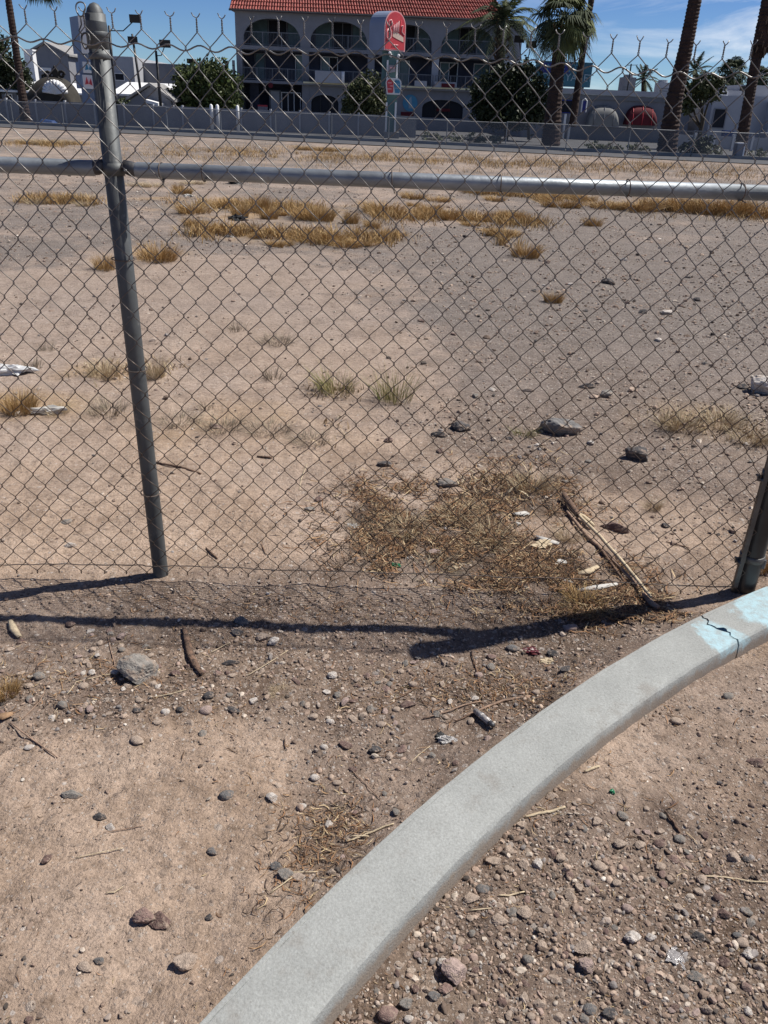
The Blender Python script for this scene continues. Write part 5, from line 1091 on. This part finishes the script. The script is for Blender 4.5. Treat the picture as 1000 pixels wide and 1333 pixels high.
for k, (px, py) in enumerate([(560, 186), (590, 188), (618, 186), (775, 197), (800, 199), (830, 200), (930, 203), (985, 208), (640, 188)]):
    tree('shrub', px, py, 50 if px < 700 else 46.5, [(px, py-7, 13, 7), (px+8, py-5, 8, 5)], 420, .08, [(.2, .21, .14), (.26, .26, .19), (.14, .16, .09)], nth(sorted(range(9), key=lambda q: [560, 590, 618, 775, 800, 830, 930, 985, 640][q]).index(k), 9)+' low sage shrub in the bed behind the screened fence', 40+k, 'shrubs behind the screened fence', 'shrub', .03)
def trunk(pts, rs, Y, name, label, cat='palm tree', rings=True):
    P = [at(a, b, Y) for a, b in pts]; base = P[-1].copy(); base.z = 0; r = empty(name, base); tag(r, label, cat); Q = []; R_s = []
    for i in range(len(P)-1):
        n = 26
        for k in range(n): u = k/n; Q.append(P[i].lerp(P[i+1], u)-base); rr = rs[i]+(rs[i+1]-rs[i])*u; R_s.append(rr*(1+(.06 if k % 2 else -.03)+random.uniform(-.03, .03)))
    Q.append(P[-1]-base); R_s.append(rs[-1]); MB().tube(Q, R_s, 12).go('trunk', M['palm_trunk'], r, False); return r, P[0]-base
def frond(root_, c, az, el, L, droop, m, wid=.35, nl=26, fan=False):
    b = MB(); d = Vector((math.cos(az), math.sin(az), 0)); pts = []
    for k in range(13):
        u = k/12; pts.append(c+d*(L*u*math.cos(el)*(1-.18*droop*u))+Vector((0, 0, L*(math.sin(el)*u-droop*u*u))))
    b.tube(pts, [.03*(1-.8*k/12)+.004 for k in range(13)], 4)
    sd_ = Vector((-d.y, d.x, 0))
    if not fan:
        for k in range(nl):
            u = .12+.86*k/(nl-1); i = min(11, int(u*12)); f = u*12-i; p = pts[i].lerp(pts[i+1], f); t = (pts[i+1]-pts[i]).normalized(); w = wid*L*.5*math.sin(math.pi*min(1, .18+u*.82))**.7
            for s in (-1, 1):
                tip = p+sd_*s*w*random.uniform(.75, 1.1)+t*w*.7-Vector((0, 0, w*random.uniform(.2, .6))); b.add([p-t*.035, p+t*.035, tip], [(0, 1, 2)])
    else:
        h = pts[6]; t = (pts[12]-pts[6]).normalized(); up = sd_.cross(t)
        for k in range(30):
            a = -1.9+3.8*k/29; dr = t*math.cos(a)+sd_*math.sin(a); ln = L*.62*random.uniform(.85, 1.1); m1 = h+dr*ln*.6; tip = h+dr*ln-Vector((0, 0, ln*random.uniform(.25, .5))); w_ = up.cross(dr)*.045
            b.add([h, m1-w_, m1+w_, tip], [(0, 1, 2), (1, 3, 2)])
    return b.go('frond', m, root_)
def crown_of(root_, c, n, L, fan, seed, mats=('frond', 'frond_light'), dmin=.1, dmax=1.1, lo=-.6, hi=1.2):
    rg = random.Random(seed)
    for k in range(n):
        az = k*2.399+rg.uniform(-.2, .2); el = lo+(hi-lo)*((k+.5)/n); frond(root_, c, az, el, L*rg.uniform(.85, 1.1), rg.uniform(dmin, dmax)*.5, M[mats[1] if rg.random() < .3 else mats[0]], .32, 34, fan)
r, c = trunk([(655, 36), (652, 60), (650, 95), (648, 165)], [.42, .30, .26, .33], 60, 'date_palm', 'palm with thick dark trunk and arching fronds in front of the tiled roof')
for k in range(26): a = k*2.4; z = -1.8+k*.085; q = c+Vector((math.cos(a)*.36, math.sin(a)*.36, z)); MB().tube([q, q+Vector((math.cos(a)*.2, math.sin(a)*.2, .22))], [.1, .05], 5).go('leaf_base', M['dead_frond'], r)
crown_of(r, c+Vector((0, 0, .35)), 40, 3.5, False, 3, lo=-.35, hi=1.3, dmin=.7, dmax=1.5)
r, c = trunk([(731, 38), (728, 70), (723, 120), (716, 195)], [.40, .36, .38, .55], 50, 'fan_palm', 'fan palm with thick reddish trunk left of the thin leaning palm')
crown_of(r, c+Vector((.1, 0, .5)), 30, 1.9, True, 5, lo=-1.0, hi=1.3, dmin=.4, dmax=1.1)
for k in range(16): a = k*2.4; q = c+Vector((math.cos(a)*.36, math.sin(a)*.36, -.5+k*.04)); MB().tube([q, q+Vector((math.cos(a)*.22, math.sin(a)*.22, .2))], [.1, .04], 5).go('leaf_base', M['dead_frond'], r)
r, c = trunk([(773, -40), (770, 0), (760, 60), (745, 165)], [.16, .17, .18, .24], 56, 'fan_palm', 'thin tall palm trunk leaning beside the blue sign board')
crown_of(r, at(757, 14, 56)-r.location, 7, 1.5, True, 9, ('frond_light', 'frond_light'), .8, 1.4, -1.2, -.3)
r, c = trunk([(912, -60), (905, 0), (893, 62), (878, 130), (866, 208)], [.26, .30, .33, .40, .50], 45, 'palm_trunk', 'thick reddish palm trunk leaning right of the red awning')
r, c = trunk([(1012, -40), (1003, 0), (992, 60), (985, 75), (975, 130), (962, 205)], [.34, .38, .42, .24, .25, .3], 44, 'palm_trunk', 'dark palm trunk with shaggy upper part at the right edge')
for k in range(40): a = k*2.4; q = at(1003-k*.3, 12+k*1.4, 44)-r.location+Vector((math.cos(a)*.34, math.sin(a)*.34, 0)); MB().tube([q, q+Vector((math.cos(a)*.12, math.sin(a)*.12, -.35))], [.08, .02], 4).go('leaf_base', M['dead_frond'], r)
r, c = trunk([(8, -40), (11, 0), (20, 60), (27, 110), (35, 166)], [.16, .17, .19, .2, .32], 50, 'palm_trunk', 'thin dark palm trunk at the left edge standing by a blue tarp')
for (px, py, Y, tr, L, lb, n, fan) in [(952, 100, 90, 14, 1.9, 'small round headed palm far behind the right wall', 26, True), (990, 106, 95, 14, 1.5, 'small palm far behind at the right edge', 20, True),
        (838, 106, 88, 16, 2.1, 'low spiky palm behind the roof of the right building', 16, False), (905, 96, 80, 30, 2.1, 'grey green palm right of the thick leaning trunk', 18, False), (955, 118, 84, 20, 1.8, 'low yellow green palm below the round headed one', 14, False)]:
    r, c = trunk([(px, py-4), (px, py+30)], [.2, .25], Y, 'distant_palm', lb); crown_of(r, c, n, L, fan, px, ('frond', 'frond'), .3, 1., -.7, 1.4)
# frond tips that hang into view at the upper left belong to a palm whose head is above the frame
pb = at(50, -22, 40); r = empty('fan_palm', (pb.x-.35, 40.3, 0)); tag(r, 'tall palm whose frond tips hang into the top left corner', 'palm tree')
for az, el, L in ((0.1, -.5, 1.1), (-.6, -.75, 1.0), (3.3, -.9, .8), (-1.6, -.7, 1.), (1.6, .4, 1.2), (.9, .3, 1.2), (2.4, .2, 1.1)): frond(r, pb-Vector(r.location)+Vector((0, 0, .25)), az, el, L, .35, M['frond'], .3, 24, True)
# ------------------------------------------------------------------ buildings to the right
def building(name, label, boxes, Y, m, cat='building', depth=10):
    x0 = at(boxes[0][0], boxes[0][1], Y).x; r = empty(name, (x0, Y, 0)); tag(r, label, cat)
    for k, (pxl, pyt, pxr, yo, mm) in enumerate(boxes):
        a, b = at(pxl, pyt, Y+yo), at(pxr, pyt+(pxr-pxl)*.042, Y+yo)
        o = MB().box(a.x, b.x, Y+yo, Y+yo+depth, 0, a.z).go('wall', mm or m); o.data.transform(Matrix.Translation(-r.location)); o.parent = r
    return r
def bpart(r, mb, name, m, smooth=False, parent=None):
    o = mb.go(name, m, None, smooth); o.data.transform(Matrix.Translation(-r.location)); o.parent = parent or r; return o
LY = 66
lb = building('low_building', 'long low grey building with red and white awnings right of the palms', [(684, 121, 902, 0, None)], LY, M['stucco'])
a, b2 = at(684, 117, LY), at(902, 117+9.2, LY)
bpart(lb, MB().box(a.x-.2, b2.x+.2, LY-.3, LY+.2, a.z-.12, a.z+.22), 'parapet', M['stucco_white']); bpart(lb, MB().box(a.x-.1, b2.x+.1, LY-.15, LY-.01, a.z-.42, a.z-.13), 'fascia', M['rail_metal'])
def awning(px0, px1, pyt, pyb, m, trim):
    x0, x1 = at(px0, 150, LY-.8).x, at(px1, 150, LY-.8).x; z1, z0 = at((px0+px1)/2, pyt, LY-.8).z, at((px0+px1)/2, pyb, LY-.8).z; b = MB(); n = 10; c = (x0+x1)/2
    prof = [(x0+(x1-x0)*k/20) for k in range(21)]; V = []
    top_ = lambda x: z0+(z1-z0)*(1-abs((x-c)/((x1-x0)/2))**3.2)**(1/2.2)
    rows = [(LY-.02, 1.0), (LY-.35, .97), (LY-.62, .86), (LY-.78, .68), (LY-.85, .45), (LY-.87, 0.)]
    for y, f in rows: V += [(x, y, z0+(top_(x)-z0)*f) for x in prof]
    F = [(r*21+k, r*21+k+1, (r+1)*21+k+1, (r+1)*21+k) for r in range(5) for k in range(20)]; b.add(V, F); w = bpart(lb, b, 'awning', m, True)
    xs = [x0+(x1-x0)*f for f in (.2, .5, .8)]
    for x in xs: bpart(lb, MB().tube([(x, LY-.3, z0+(top_(x)-z0)*.98+.02), (x, LY-.64, z0+(top_(x)-z0)*.86+.02), (x, LY-.88, z0+(top_(x)-z0)*.45), (x, LY-.9, z0+.02)], .025, 5), 'awning_rib', trim, True, w)
awning(766, 808, 137, 164, M['white_cloth'], M['stucco']); awning(816, 858, 137, 163, M['red_cloth'], M['sign_red'])
def rwin(r, px0, py0, px1, py1, Y, frame, pane, name='window'):
    a, b = at(px0, py0, Y), at(px1, py1, Y); x0, x1, z1, z0 = a.x, b.x, at((px0+px1)/2, py0, Y).z, at((px0+px1)/2, py1, Y).z; t = .06; m = MB()
    m.box(x0-t, x0, Y-.1, Y-.001, z0-t, z1+t).box(x1, x1+t, Y-.1, Y-.001, z0-t, z1+t).box(x0, x1, Y-.1, Y-.001, z1, z1+t).box(x0, x1, Y-.1, Y-.001, z0-t, z0); w = bpart(r, m, name, frame)
    bpart(r, MB().box(x0, x1, Y-.04, Y-.01, z0, z1), 'pane', pane, False, w)
rwin(lb, 727, 131, 744, 146, LY, M['board_navy'], M['glass_dark']); rwin(lb, 770, 144, 786, 160, LY, M['stucco'], M['glass_teal'])
for px in (728, 735, 742): x = at(px, 160, LY-.5).x; bpart(lb, MB().tube([(x, LY-.5, 0), (x, LY-.5, at(px, 148, LY-.5).z)], .09, 8), 'column', M['white'])
b = MB(); x0, x1 = at(758, 135, LY-.6).x, at(764, 135, LY-.6).x; zt, zb_ = at(761, 128, LY-.6).z, at(761, 146, LY-.6).z
P = [(x0, LY-.6, zb_), (x0, LY-.6, zt-.15), ((x0+x1)/2, LY-.6, zt), (x1, LY-.6, zt-.15), (x1, LY-.6, zb_)]; bpart(lb, b.tube(P, .05, 6), 'sign_frame', M['white']); bpart(lb, MB().box(x0+.06, x1-.06, LY-.63, LY-.57, zb_, zt-.16), 'hanging_sign', M['board_navy'])
# rooftop units
for (pa, pb_, pt, lbx, mm) in [(812, 829, 100, 'square grey air unit on the low roof left of the antenna', 'stucco'), (859, 873, 107, 'pale air unit on the low roof left of the thick trunk', 'stucco_white')]:
    a, b2 = at(pa, pt, LY+2), at(pb_, pt, LY+2); zb2 = lb_top = at(684, 121, LY).z; r = empty('air_unit', (a.x, LY+2, zb2)); tag(r, lbx, 'air conditioner')
    bpart(r, MB().box(a.x, b2.x, LY+2, LY+3.2, zb2+.1, a.z), 'housing', M[mm]); bpart(r, MB().tube([((a.x+b2.x)/2, LY+2.6, a.z), ((a.x+b2.x)/2, LY+2.6, a.z+.18)], .35, 14), 'fan_hood', M[mm])
    bpart(r, MB().box(a.x, a.x+.1, LY+2, LY+3.2, zb2, zb2+.1).box(b2.x-.1, b2.x, LY+2, LY+3.2, zb2, zb2+.1), 'foot', M['rail_metal'])
    for q in range(4): bpart(r, MB().box(a.x+.08, b2.x-.08, LY+1.97, LY+1.998, zb2+.2+q*.16, zb2+.27+q*.16), 'louver', M['rail_metal'])
a = at(822, 83, LY+1.5); r = empty('roof_antenna', (a.x, LY+1.5, 3.4)); tag(r, 'short dark mast on the roof of the low building', 'antenna'); bpart(r, MB().tube([(a.x, LY+1.5, at(684, 121, LY).z), a], .05, 6), 'mast', M['black_metal']); bpart(r, MB().tube([a+Vector((-.3, 0, -.1)), a+Vector((.5, 0, -.05))], .02, 5), 'arm', M['black_metal'])
rb = building('white_building', 'pale bluish low building at the right edge behind the dark trunk', [(930, 124, 1010, 0, None), (938, 117, 968, .8, None), (966, 110, 1020, 1.5, None), (1008, 132, 1150, -1, None)], 64, M['stucco_white'])
rwin(rb, 921+10, 142, 941, 166, 64, M['stucco'], M['glass_dark']); rwin(rb, 940, 120, 946, 123, 64.8, M['white'], M['glass_dark']); bpart(rb, MB().box(at(966, 112, 65).x, at(978, 112, 65).x, 64.9, 65.3, at(970, 118, 65).z, at(970, 112, 65).z), 'roof_box', M['brown_cloth'])
a = at(945, 166, 60); r = empty('blue_bin', (a.x, 60, 0)); tag(r, 'dark blue bin against the pale wall at the right', 'bin'); bpart(r, MB().prism([(a.x+.06, 0.02), (a.x+.56, .02), (a.x+.62, 1.0), (a.x, 1.0)], 60, 60.6), 'bin_body', M['blue_plastic']); bpart(r, MB().prism([(a.x-.03, 1.0), (a.x+.65, 1.0), (a.x+.6, 1.1), (a.x+.02, 1.1)], 59.97, 60.63), 'lid', M['blue_plastic'])
# white rail fence in front of the right building
r = empty('white_rail_fence', (at(900, 180, 54).x, 54, 0)); tag(r, 'low white wall with posts behind the screened fence at the right', 'wall'); 
x0, x1 = at(880, 180, 54).x, at(1080, 180, 54).x
for k in range(9): x = x0+(x1-x0)*k/8; bpart(r, MB().box(x-.06, x+.06, 53.9, 54.1, 0, .95), 'post', M['white'])
for k in range(8): xa = x0+(x1-x0)*k/8+.06; xb = x0+(x1-x0)*(k+1)/8-.06; bpart(r, MB().box(xa, xb, 53.96, 54.04, .1, .82), 'panel', M['stucco_white'])
# blue billboard on the low roof
r = empty('blue_billboard', (at(735, 95, LY-.4).x, LY-.4, 3.5)); tag(r, 'wide blue sign board above the low building behind the palms', 'sign'); Yb = LY+.6
x0, x1 = at(699, 80, Yb).x, at(772, 84, Yb).x; zt, zb3 = at(735, 80, Yb).z, at(735, 112.5, Yb).z; zr = at(684, 121, LY).z
bpart(r, MB().box(x0, x1, Yb, Yb+.3, zb3, zt), 'board', M['board_blue']); bpart(r, MB().box(x0+.3, x1-1.6, Yb-.05, Yb-.002, zb3+(zt-zb3)*.52, zt-.12), 'name_band', M['board_navy'])
for x in (x0+.5, (x0+x1)/2, x1-.5): bpart(r, MB().box(x-.08, x+.08, Yb+.05, Yb+.2, min(zb3, zr-.2)-.2, zb3), 'leg', M['dark_steel'])
def letter(r, ch, px, py, hpx, Y, m):
    cu = bpy.data.curves.new('letter', 'FONT'); cu.body = ch; c = at(px, py, Y); s = mpp(c)/.87; cu.size = hpx*s*1.4; cu.extrude = .02; cu.align_x = 'CENTER'
    o = bpy.data.objects.new('letter', cu); COL.objects.link(o); o.parent = r; o.location = c-Vector(r.location); o.rotation_euler = (math.pi/2, 0, 0); cu.materials.append(M[m]); bpy.context.view_layer.update(); me = bpy.data.meshes.new_from_object(o); me.materials.clear(); me.materials.append(M[m]); q = bpy.data.objects.new('letter', me); COL.objects.link(q); q.parent = r; q.location = o.location; q.rotation_euler = o.rotation_euler; bpy.data.objects.remove(o); return q
for ch, px, py in (('O', 709, 104), ('C', 717, 104.5), ('Y', 739, 105), ('A', 746.5, 105.5), ('R', 754, 106), ('E', 762, 106), ('T', 768, 106.5)): letter(r, ch, px, py, 7.5, Yb-.06, 'board_letter')
for ch, px, py in (('M', 716, 93), ('O', 725, 93), ('T', 734, 93.5), ('I', 741, 94), ('T', 748, 94), ('I', 754, 94)): letter(r, ch, px, py, 8, Yb-.1, 'sign_blue')
# small board at the foot of the dark trunk
a = at(957, 208, 42.6); b2 = at(971, 188, 42.6); r = empty('utility_box', (a.x, 42.6, 0)); tag(r, 'grey utility cabinet at the foot of the dark trunk at the right', 'cabinet')
bpart(r, MB().box(a.x, b2.x, 42.6, 43.1, .05, b2.z+.02), 'cabinet_body', M['stucco']); bpart(r, MB().box(a.x-.03, b2.x+.03, 42.57, 43.13, b2.z+.02, b2.z+.07), 'cabinet_lid', M['white']); bpart(r, MB().box(b2.x-.06, b2.x, 42.56, 42.598, .05, b2.z+.02), 'cabinet_door', M['white'])
# ------------------------------------------------------------------ buildings to the left
G1 = 78
def gable(name, label, pxl, pxr, pye, pxa, pya, Y, m, roofm, depth=8):
    x0, x1, xa = at(pxl, pye, Y).x, at(pxr, pye, Y).x, at(pxa, pya, Y).x; ze, za = at(pxa, pye, Y).z, at(pxa, pya, Y).z; r = empty(name, (xa, Y, 0)); tag(r, label, 'building')
    bpart(r, MB().prism([(x0, 0), (x1, 0), (x1, ze), (xa, za), (x0, ze)], Y, Y+depth), 'wall', m)
    for (xa_, za_, xb_, zb_) in ((x0-.25, ze-.06, xa, za+.05), (xa, za+.05, x1+.25, ze-.06)):
        bpart(r, MB().prism([(xa_, za_), (xb_, zb_), (xb_, zb_+.14), (xa_, za_+.14)], Y-.3, Y+depth+.3), 'roof', roofm)
    return r, x0, x1, ze
g, x0, x1, ze = gable('gabled_house', 'grey house with pointed gable behind the brown awning', 37, 88, 71, 59, 57, G1, M['stucco'], M['far_kerb'])
rwin(g, 53, 89, 66, 91.5, G1-.02, M['white'], M['white']); 
w1 = building('flat_roofed_block', 'wide pale grey block behind the steel post', [(84, 70, 172, 0, None), (140, 73, 173, -1, None)], 82, M['stucco_white'], depth=14); rwin(w1, 150, 96, 162, 104, 81, M['white'], M['glass_dark'])
w2 = building('flat_roofed_block', 'lower pale block behind the second lamp pole', [(172, 81, 246, 0, None)], 84, M['stucco'])
bpart(w2, MB().box(at(243, 76, 84).x, at(252, 76, 84).x, 84, 85, at(243, 82, 84).z, at(243, 76, 84).z), 'roof_box', M['brown_cloth'])
w3 = building('white_roof_shed', 'long low shed with bright white sloping roof at the left', [(-10, 116, 118, 0, None), (145, 122, 235, .5, None)], 66, M['stucco'], depth=5)
for p0, p1_ in ((-14, 120), (143, 236)):
    xa, xb = at(p0, 118, 65.6).x, at(p1_, 118, 65.6).x; za, zb4 = at(p0+10, 119 if p0 < 0 else 124, 65.6).z, at(p0+10, 106 if p0 < 0 else 108, 69).z
    bpart(w3, MB().add([(xa, 65.4, za), (xb, 65.4, za), (xb, 70, zb4), (xa, 70, zb4), (xa, 65.4, za+.12), (xb, 65.4, za+.12), (xb, 70, zb4+.12), (xa, 70, zb4+.12)], [(0, 3, 2, 1), (4, 5, 6, 7), (0, 1, 5, 4), (1, 2, 6, 5), (2, 3, 7, 6), (3, 0, 4, 7)]), 'roof', M['white'])
for px in (14, 30, 47): rwin(w3, px-6, 123, px+4, 140, 65.98, M['white'], M['glass_dark'])
# white chimney like column
a = at(36, 66, 74); r = empty('white_column', (a.x, 74, 0)); tag(r, 'tall narrow white column left of the grey gable', 'column'); bpart(r, MB().box(a.x-.35, a.x+.35, 74, 74.7, 0, a.z), 'shaft', M['white']); bpart(r, MB().box(a.x-.42, a.x+.42, 73.93, 74.77, a.z, a.z+.12), 'column_cap', M['white'])
# small gabled canopy on white columns
r, x0, x1, ze = gable('gabled_canopy', 'small grey gabled canopy on white posts right of the steel post', 171, 222, 130, 196, 112, 56, M['stucco'], M['far_kerb'], 3)
bpart(r, MB().prism([(at(190, 131, 55).x, at(190, 133, 55).z), (at(208, 133, 55).x, at(208, 138, 55).z), (at(208, 133, 55).x, at(208, 134, 55).z), (at(190, 131, 55).x, at(190, 129, 55).z)], 54.6, 56), 'lean_to_roof', M['white'])
for px in (197, 226): x = at(px, 150, 54.7).x; bpart(r, MB().tube([(x, 54.7, 0), (x, 54.7, at(px, 137, 54.7).z)], .09, 8), 'column', M['white'])
# brown shell awning
Ya = 58
r = empty('shell_awning_kiosk', (at(76, 130, Ya).x, Ya, 0)); tag(r, 'kiosk with dark brown domed awning and white scallop shell', 'kiosk')
x0, x1 = at(46, 132, Ya).x, at(107, 132, Ya).x; z0 = at(76, 134, Ya).z; z1 = at(76, 100, Ya).z; c = (x0+x1)/2; V = []; nn = 24
for f, yo in ((1, 0.), (1, -.7), (.93, -1.1), (.72, -1.5), (.35, -1.75), (0, -1.8)):
    for k in range(nn+1): x = x0+(x1-x0)*k/nn; V.append((x, Ya+yo, z0+(z1-z0)*f*(1-abs((x-c)/((x1-x0)/2))**2.3)**.6))
bpart(r, MB().add(V, [(q*(nn+1)+k, q*(nn+1)+k+1, (q+1)*(nn+1)+k+1, (q+1)*(nn+1)+k) for q in range(5) for k in range(nn)]), 'awning', M['brown_cloth'], True)
bpart(r, MB().box(x0+.3, x1-.3, Ya-.4, Ya+1.5, 0, z0+.02), 'kiosk_wall', M['stucco_white']); bpart(r, MB().box(x0+.1, x1-.1, Ya-1.7, Ya-1.62, z0-.18, z0), 'valance', M['black_metal'])
for k in range(3): xa = x0+.5+k*1.05; bpart(r, MB().box(xa, xa+.8, Ya-.44, Ya-.401, .3, z0-.3), 'pane', M['glass_dark'])
sc_c = at(72, 121, Ya-1.85)
for k in range(11):
    a = math.pi*(.04+.92*k/10); tip = Vector((sc_c.x+math.cos(a)*.78, Ya-1.8+.25*math.sin(a)*.2, sc_c.z+math.sin(a)*.72)); bpart(r, MB().tube([(sc_c.x, Ya-1.86, sc_c.z-.05), tip.lerp(Vector((sc_c.x, Ya-1.86, sc_c.z)), .35)+Vector((0, -.06, 0)), tip], [.03, .085, .10], 8), 'shell_rib', M['white'], True)
for px, py, rad in ((62, 97, .22), (68, 98, .2), (80, 97, .24), (57, 100, .15)):
    q = at(px, py, Ya-.7); bpart(r, MB().tube([q+Vector((rad*(1-t/26)*math.cos(t*.7), 0, rad*(1-t/26)*math.sin(t*.7))) for t in range(20)], .045, 6), 'scroll', M['brown_cloth'], True)
q = at(71, 90, Ya-.7); bpart(r, MB().prism([(q.x-.14, q.z-.5), (q.x+.14, q.z-.5), (q.x+.2, q.z-.1), (q.x, q.z+.22), (q.x-.2, q.z-.1)], Ya-.75, Ya-.6), 'finial', M['brown_cloth'])
# white sign tower seen beside the post
Yt = 54; r = empty('sign_tower', (at(108, 60, Yt).x, Yt, 0)); tag(r, 'white and blue grey sign tower just left of the steel post top', 'sign')
def tower_box(pa, pm, pb_, pt, pbm, n1, n2, mfront):
    xa, xm_, xb = at(pa, pt, Yt+1.4).x, at(pm, pt, Yt).x, at(pb_, pt, Yt).x; zt, zb_ = at(pm, pt, Yt).z, at(pm, pbm, Yt).z
    pl = [(xa, Yt+1.4), (xm_, Yt), (xb, Yt+.3), (xb+.2, Yt+1.5)]; n = 4
    bpart(r, MB().add([(x, y, zb_) for x, y in pl]+[(x, y, zt) for x, y in pl], [(3, 2, 1, 0), (4, 5, 6, 7), (1, 2, 6, 5), (2, 3, 7, 6), (3, 0, 4, 7)]), n1, mfront)
    bpart(r, MB().add([(xa, Yt+1.4, zb_), (xm_, Yt, zb_), (xm_, Yt, zt), (xa, Yt+1.4, zt)], [(0, 1, 2, 3)]), n2, M['sign_side']); return xm_, xb, zb_, zt
tower_box(90, 101, 121, 20, 69, 'tower_head', 'tower_side', M['sign_white'])
bpart(r, MB().box(at(101, 100, Yt).x, at(116, 100, Yt).x, Yt+.4, Yt+1.2, 0, at(108, 69, Yt).z), 'tower_post', M['sign_side'])
for (t0, t1, mk_) in ((80, 94.5, 'sign_blue'), (97, 115, 'sign_red')):
    xm_, xb, zb_, zt = tower_box(98, 107, 124, t0, t1, 'panel', 'panel_side', M['sign_white']); q = (zb_+zt)/2
    bpart(r, MB().add([(xm_+.12, Yt-.03, q-.15), (xm_+.25, Yt-.02, q+.28), (xm_+.34, Yt, q-.1), (xm_+.48, Yt+.02, q+.2), (xm_+.55, Yt+.03, q-.2)], [(0, 2, 1), (2, 4, 3)]), 'panel_mark', M[mk_])
# blue tarp at foot of the left trunk
o = MB().add([(at(15, 172, 46.5).x, 46.5, .02), (at(36, 172, 46.5).x, 46.5, .02), (at(38, 172, 46.5).x, 47.2, .02), (at(14, 172, 46.5).x, 47.2, .02), (at(18, 172, 46.5).x, 46.7, .26), (at(33, 172, 46.5).x, 46.65, .2), (at(34, 172, 46.5).x, 47, .24), (at(18, 172, 46.5).x, 47, .3)],
    [(0, 3, 2, 1), (4, 5, 6, 7), (0, 1, 5, 4), (1, 2, 6, 5), (2, 3, 7, 6), (3, 0, 4, 7)]).go('tarp', M['blue_plastic']); tag(o, 'blue tarp bundle at the foot of the thin left trunk', 'tarp')
o.location = (0, 3.6, 0)
# lamp poles with flood lights
def lamp(ptop, pbot, Y, floods, label):
    t_, b_ = at(*ptop, Y), at(*pbot, Y); base = Vector((b_.x, Y, 0)); r = empty('flood_light_pole', base); tag(r, label, 'street lamp')
    MB().tube([Vector((0, 0, 0)), Vector((t_.x-base.x, 0, t_.z))], [.11, .07], 8).go('pole', M['black_metal'], r, True)
    for px, py in floods:
        f = at(px, py, Y)-base; tp = Vector((t_.x-base.x, 0, t_.z-.25)); mid = Vector(((f.x+tp.x)/2, 0, min(f.z, tp.z)+.02)); MB().tube([tp, mid, f], .03, 5).go('arm', M['black_metal'], r, True)
        h = MB(); h.add([(f.x-.33, -.12, f.z-.2), (f.x+.33, -.12, f.z-.2), (f.x+.26, .14, f.z-.16), (f.x-.26, .14, f.z-.16), (f.x-.33, -.16, f.z+.2), (f.x+.33, -.16, f.z+.2), (f.x+.26, .1, f.z+.18), (f.x-.26, .1, f.z+.18)], [(0, 3, 2, 1), (4, 5, 6, 7), (0, 1, 5, 4), (1, 2, 6, 5), (2, 3, 7, 6), (3, 0, 4, 7)]); h.go('lamp_head', M['black_metal'], r)
lamp((142, 33), (153, 168), 52, [(177, 24.5)], 'black lamp pole with one flood light right of the steel post')
lamp((172, 44), (190, 168), 62, [(173.5, 52)], 'black lamp pole mostly behind the wires between two others')
lamp((203, 66), (212, 170), 54, [(215.5, 57)], 'short black lamp pole left of the round green tree')
lamp((685, 74), (690, 168), 60, [(676, 51), (691.5, 58)], 'black lamp pole with two flood lights above the dark tree')
# pale wall and posts behind the screened fence on the left
r = empty('pale_boundary_wall', (at(100, 150, 53).x, 53, 0)); tag(r, 'pale panelled boundary wall behind the screened fence at the left', 'wall')
for k in range(16):
    xa = -27+k*1.75; bpart(r, MB().box(xa+.05, xa+1.7, 53, 53.12, .05, 1.2), 'panel', M['stucco']); bpart(r, MB().box(xa-.05, xa+.048, 52.95, 53.17, 0, 1.28), 'post', M['stucco_white'])
for px in (276, 284, 310):
    x = at(px, 160, 50).x; o = MB().tube([(x, 50, 0), (x, 50, 1.35), (x, 50, 1.42)], [.09, .09, .03], 10).go('bollard', M['white'], None, True); tag(o, {276: 'left one of two white bollards behind the fence beside the green tree', 284: 'right one of two white bollards behind the fence beside the green tree', 310: 'white bollard at the left corner of the tiled building'}[px], 'bollard')
    o.data.transform(Matrix.Translation((-x, -50, 0))); o.location = (x, 50, 0)
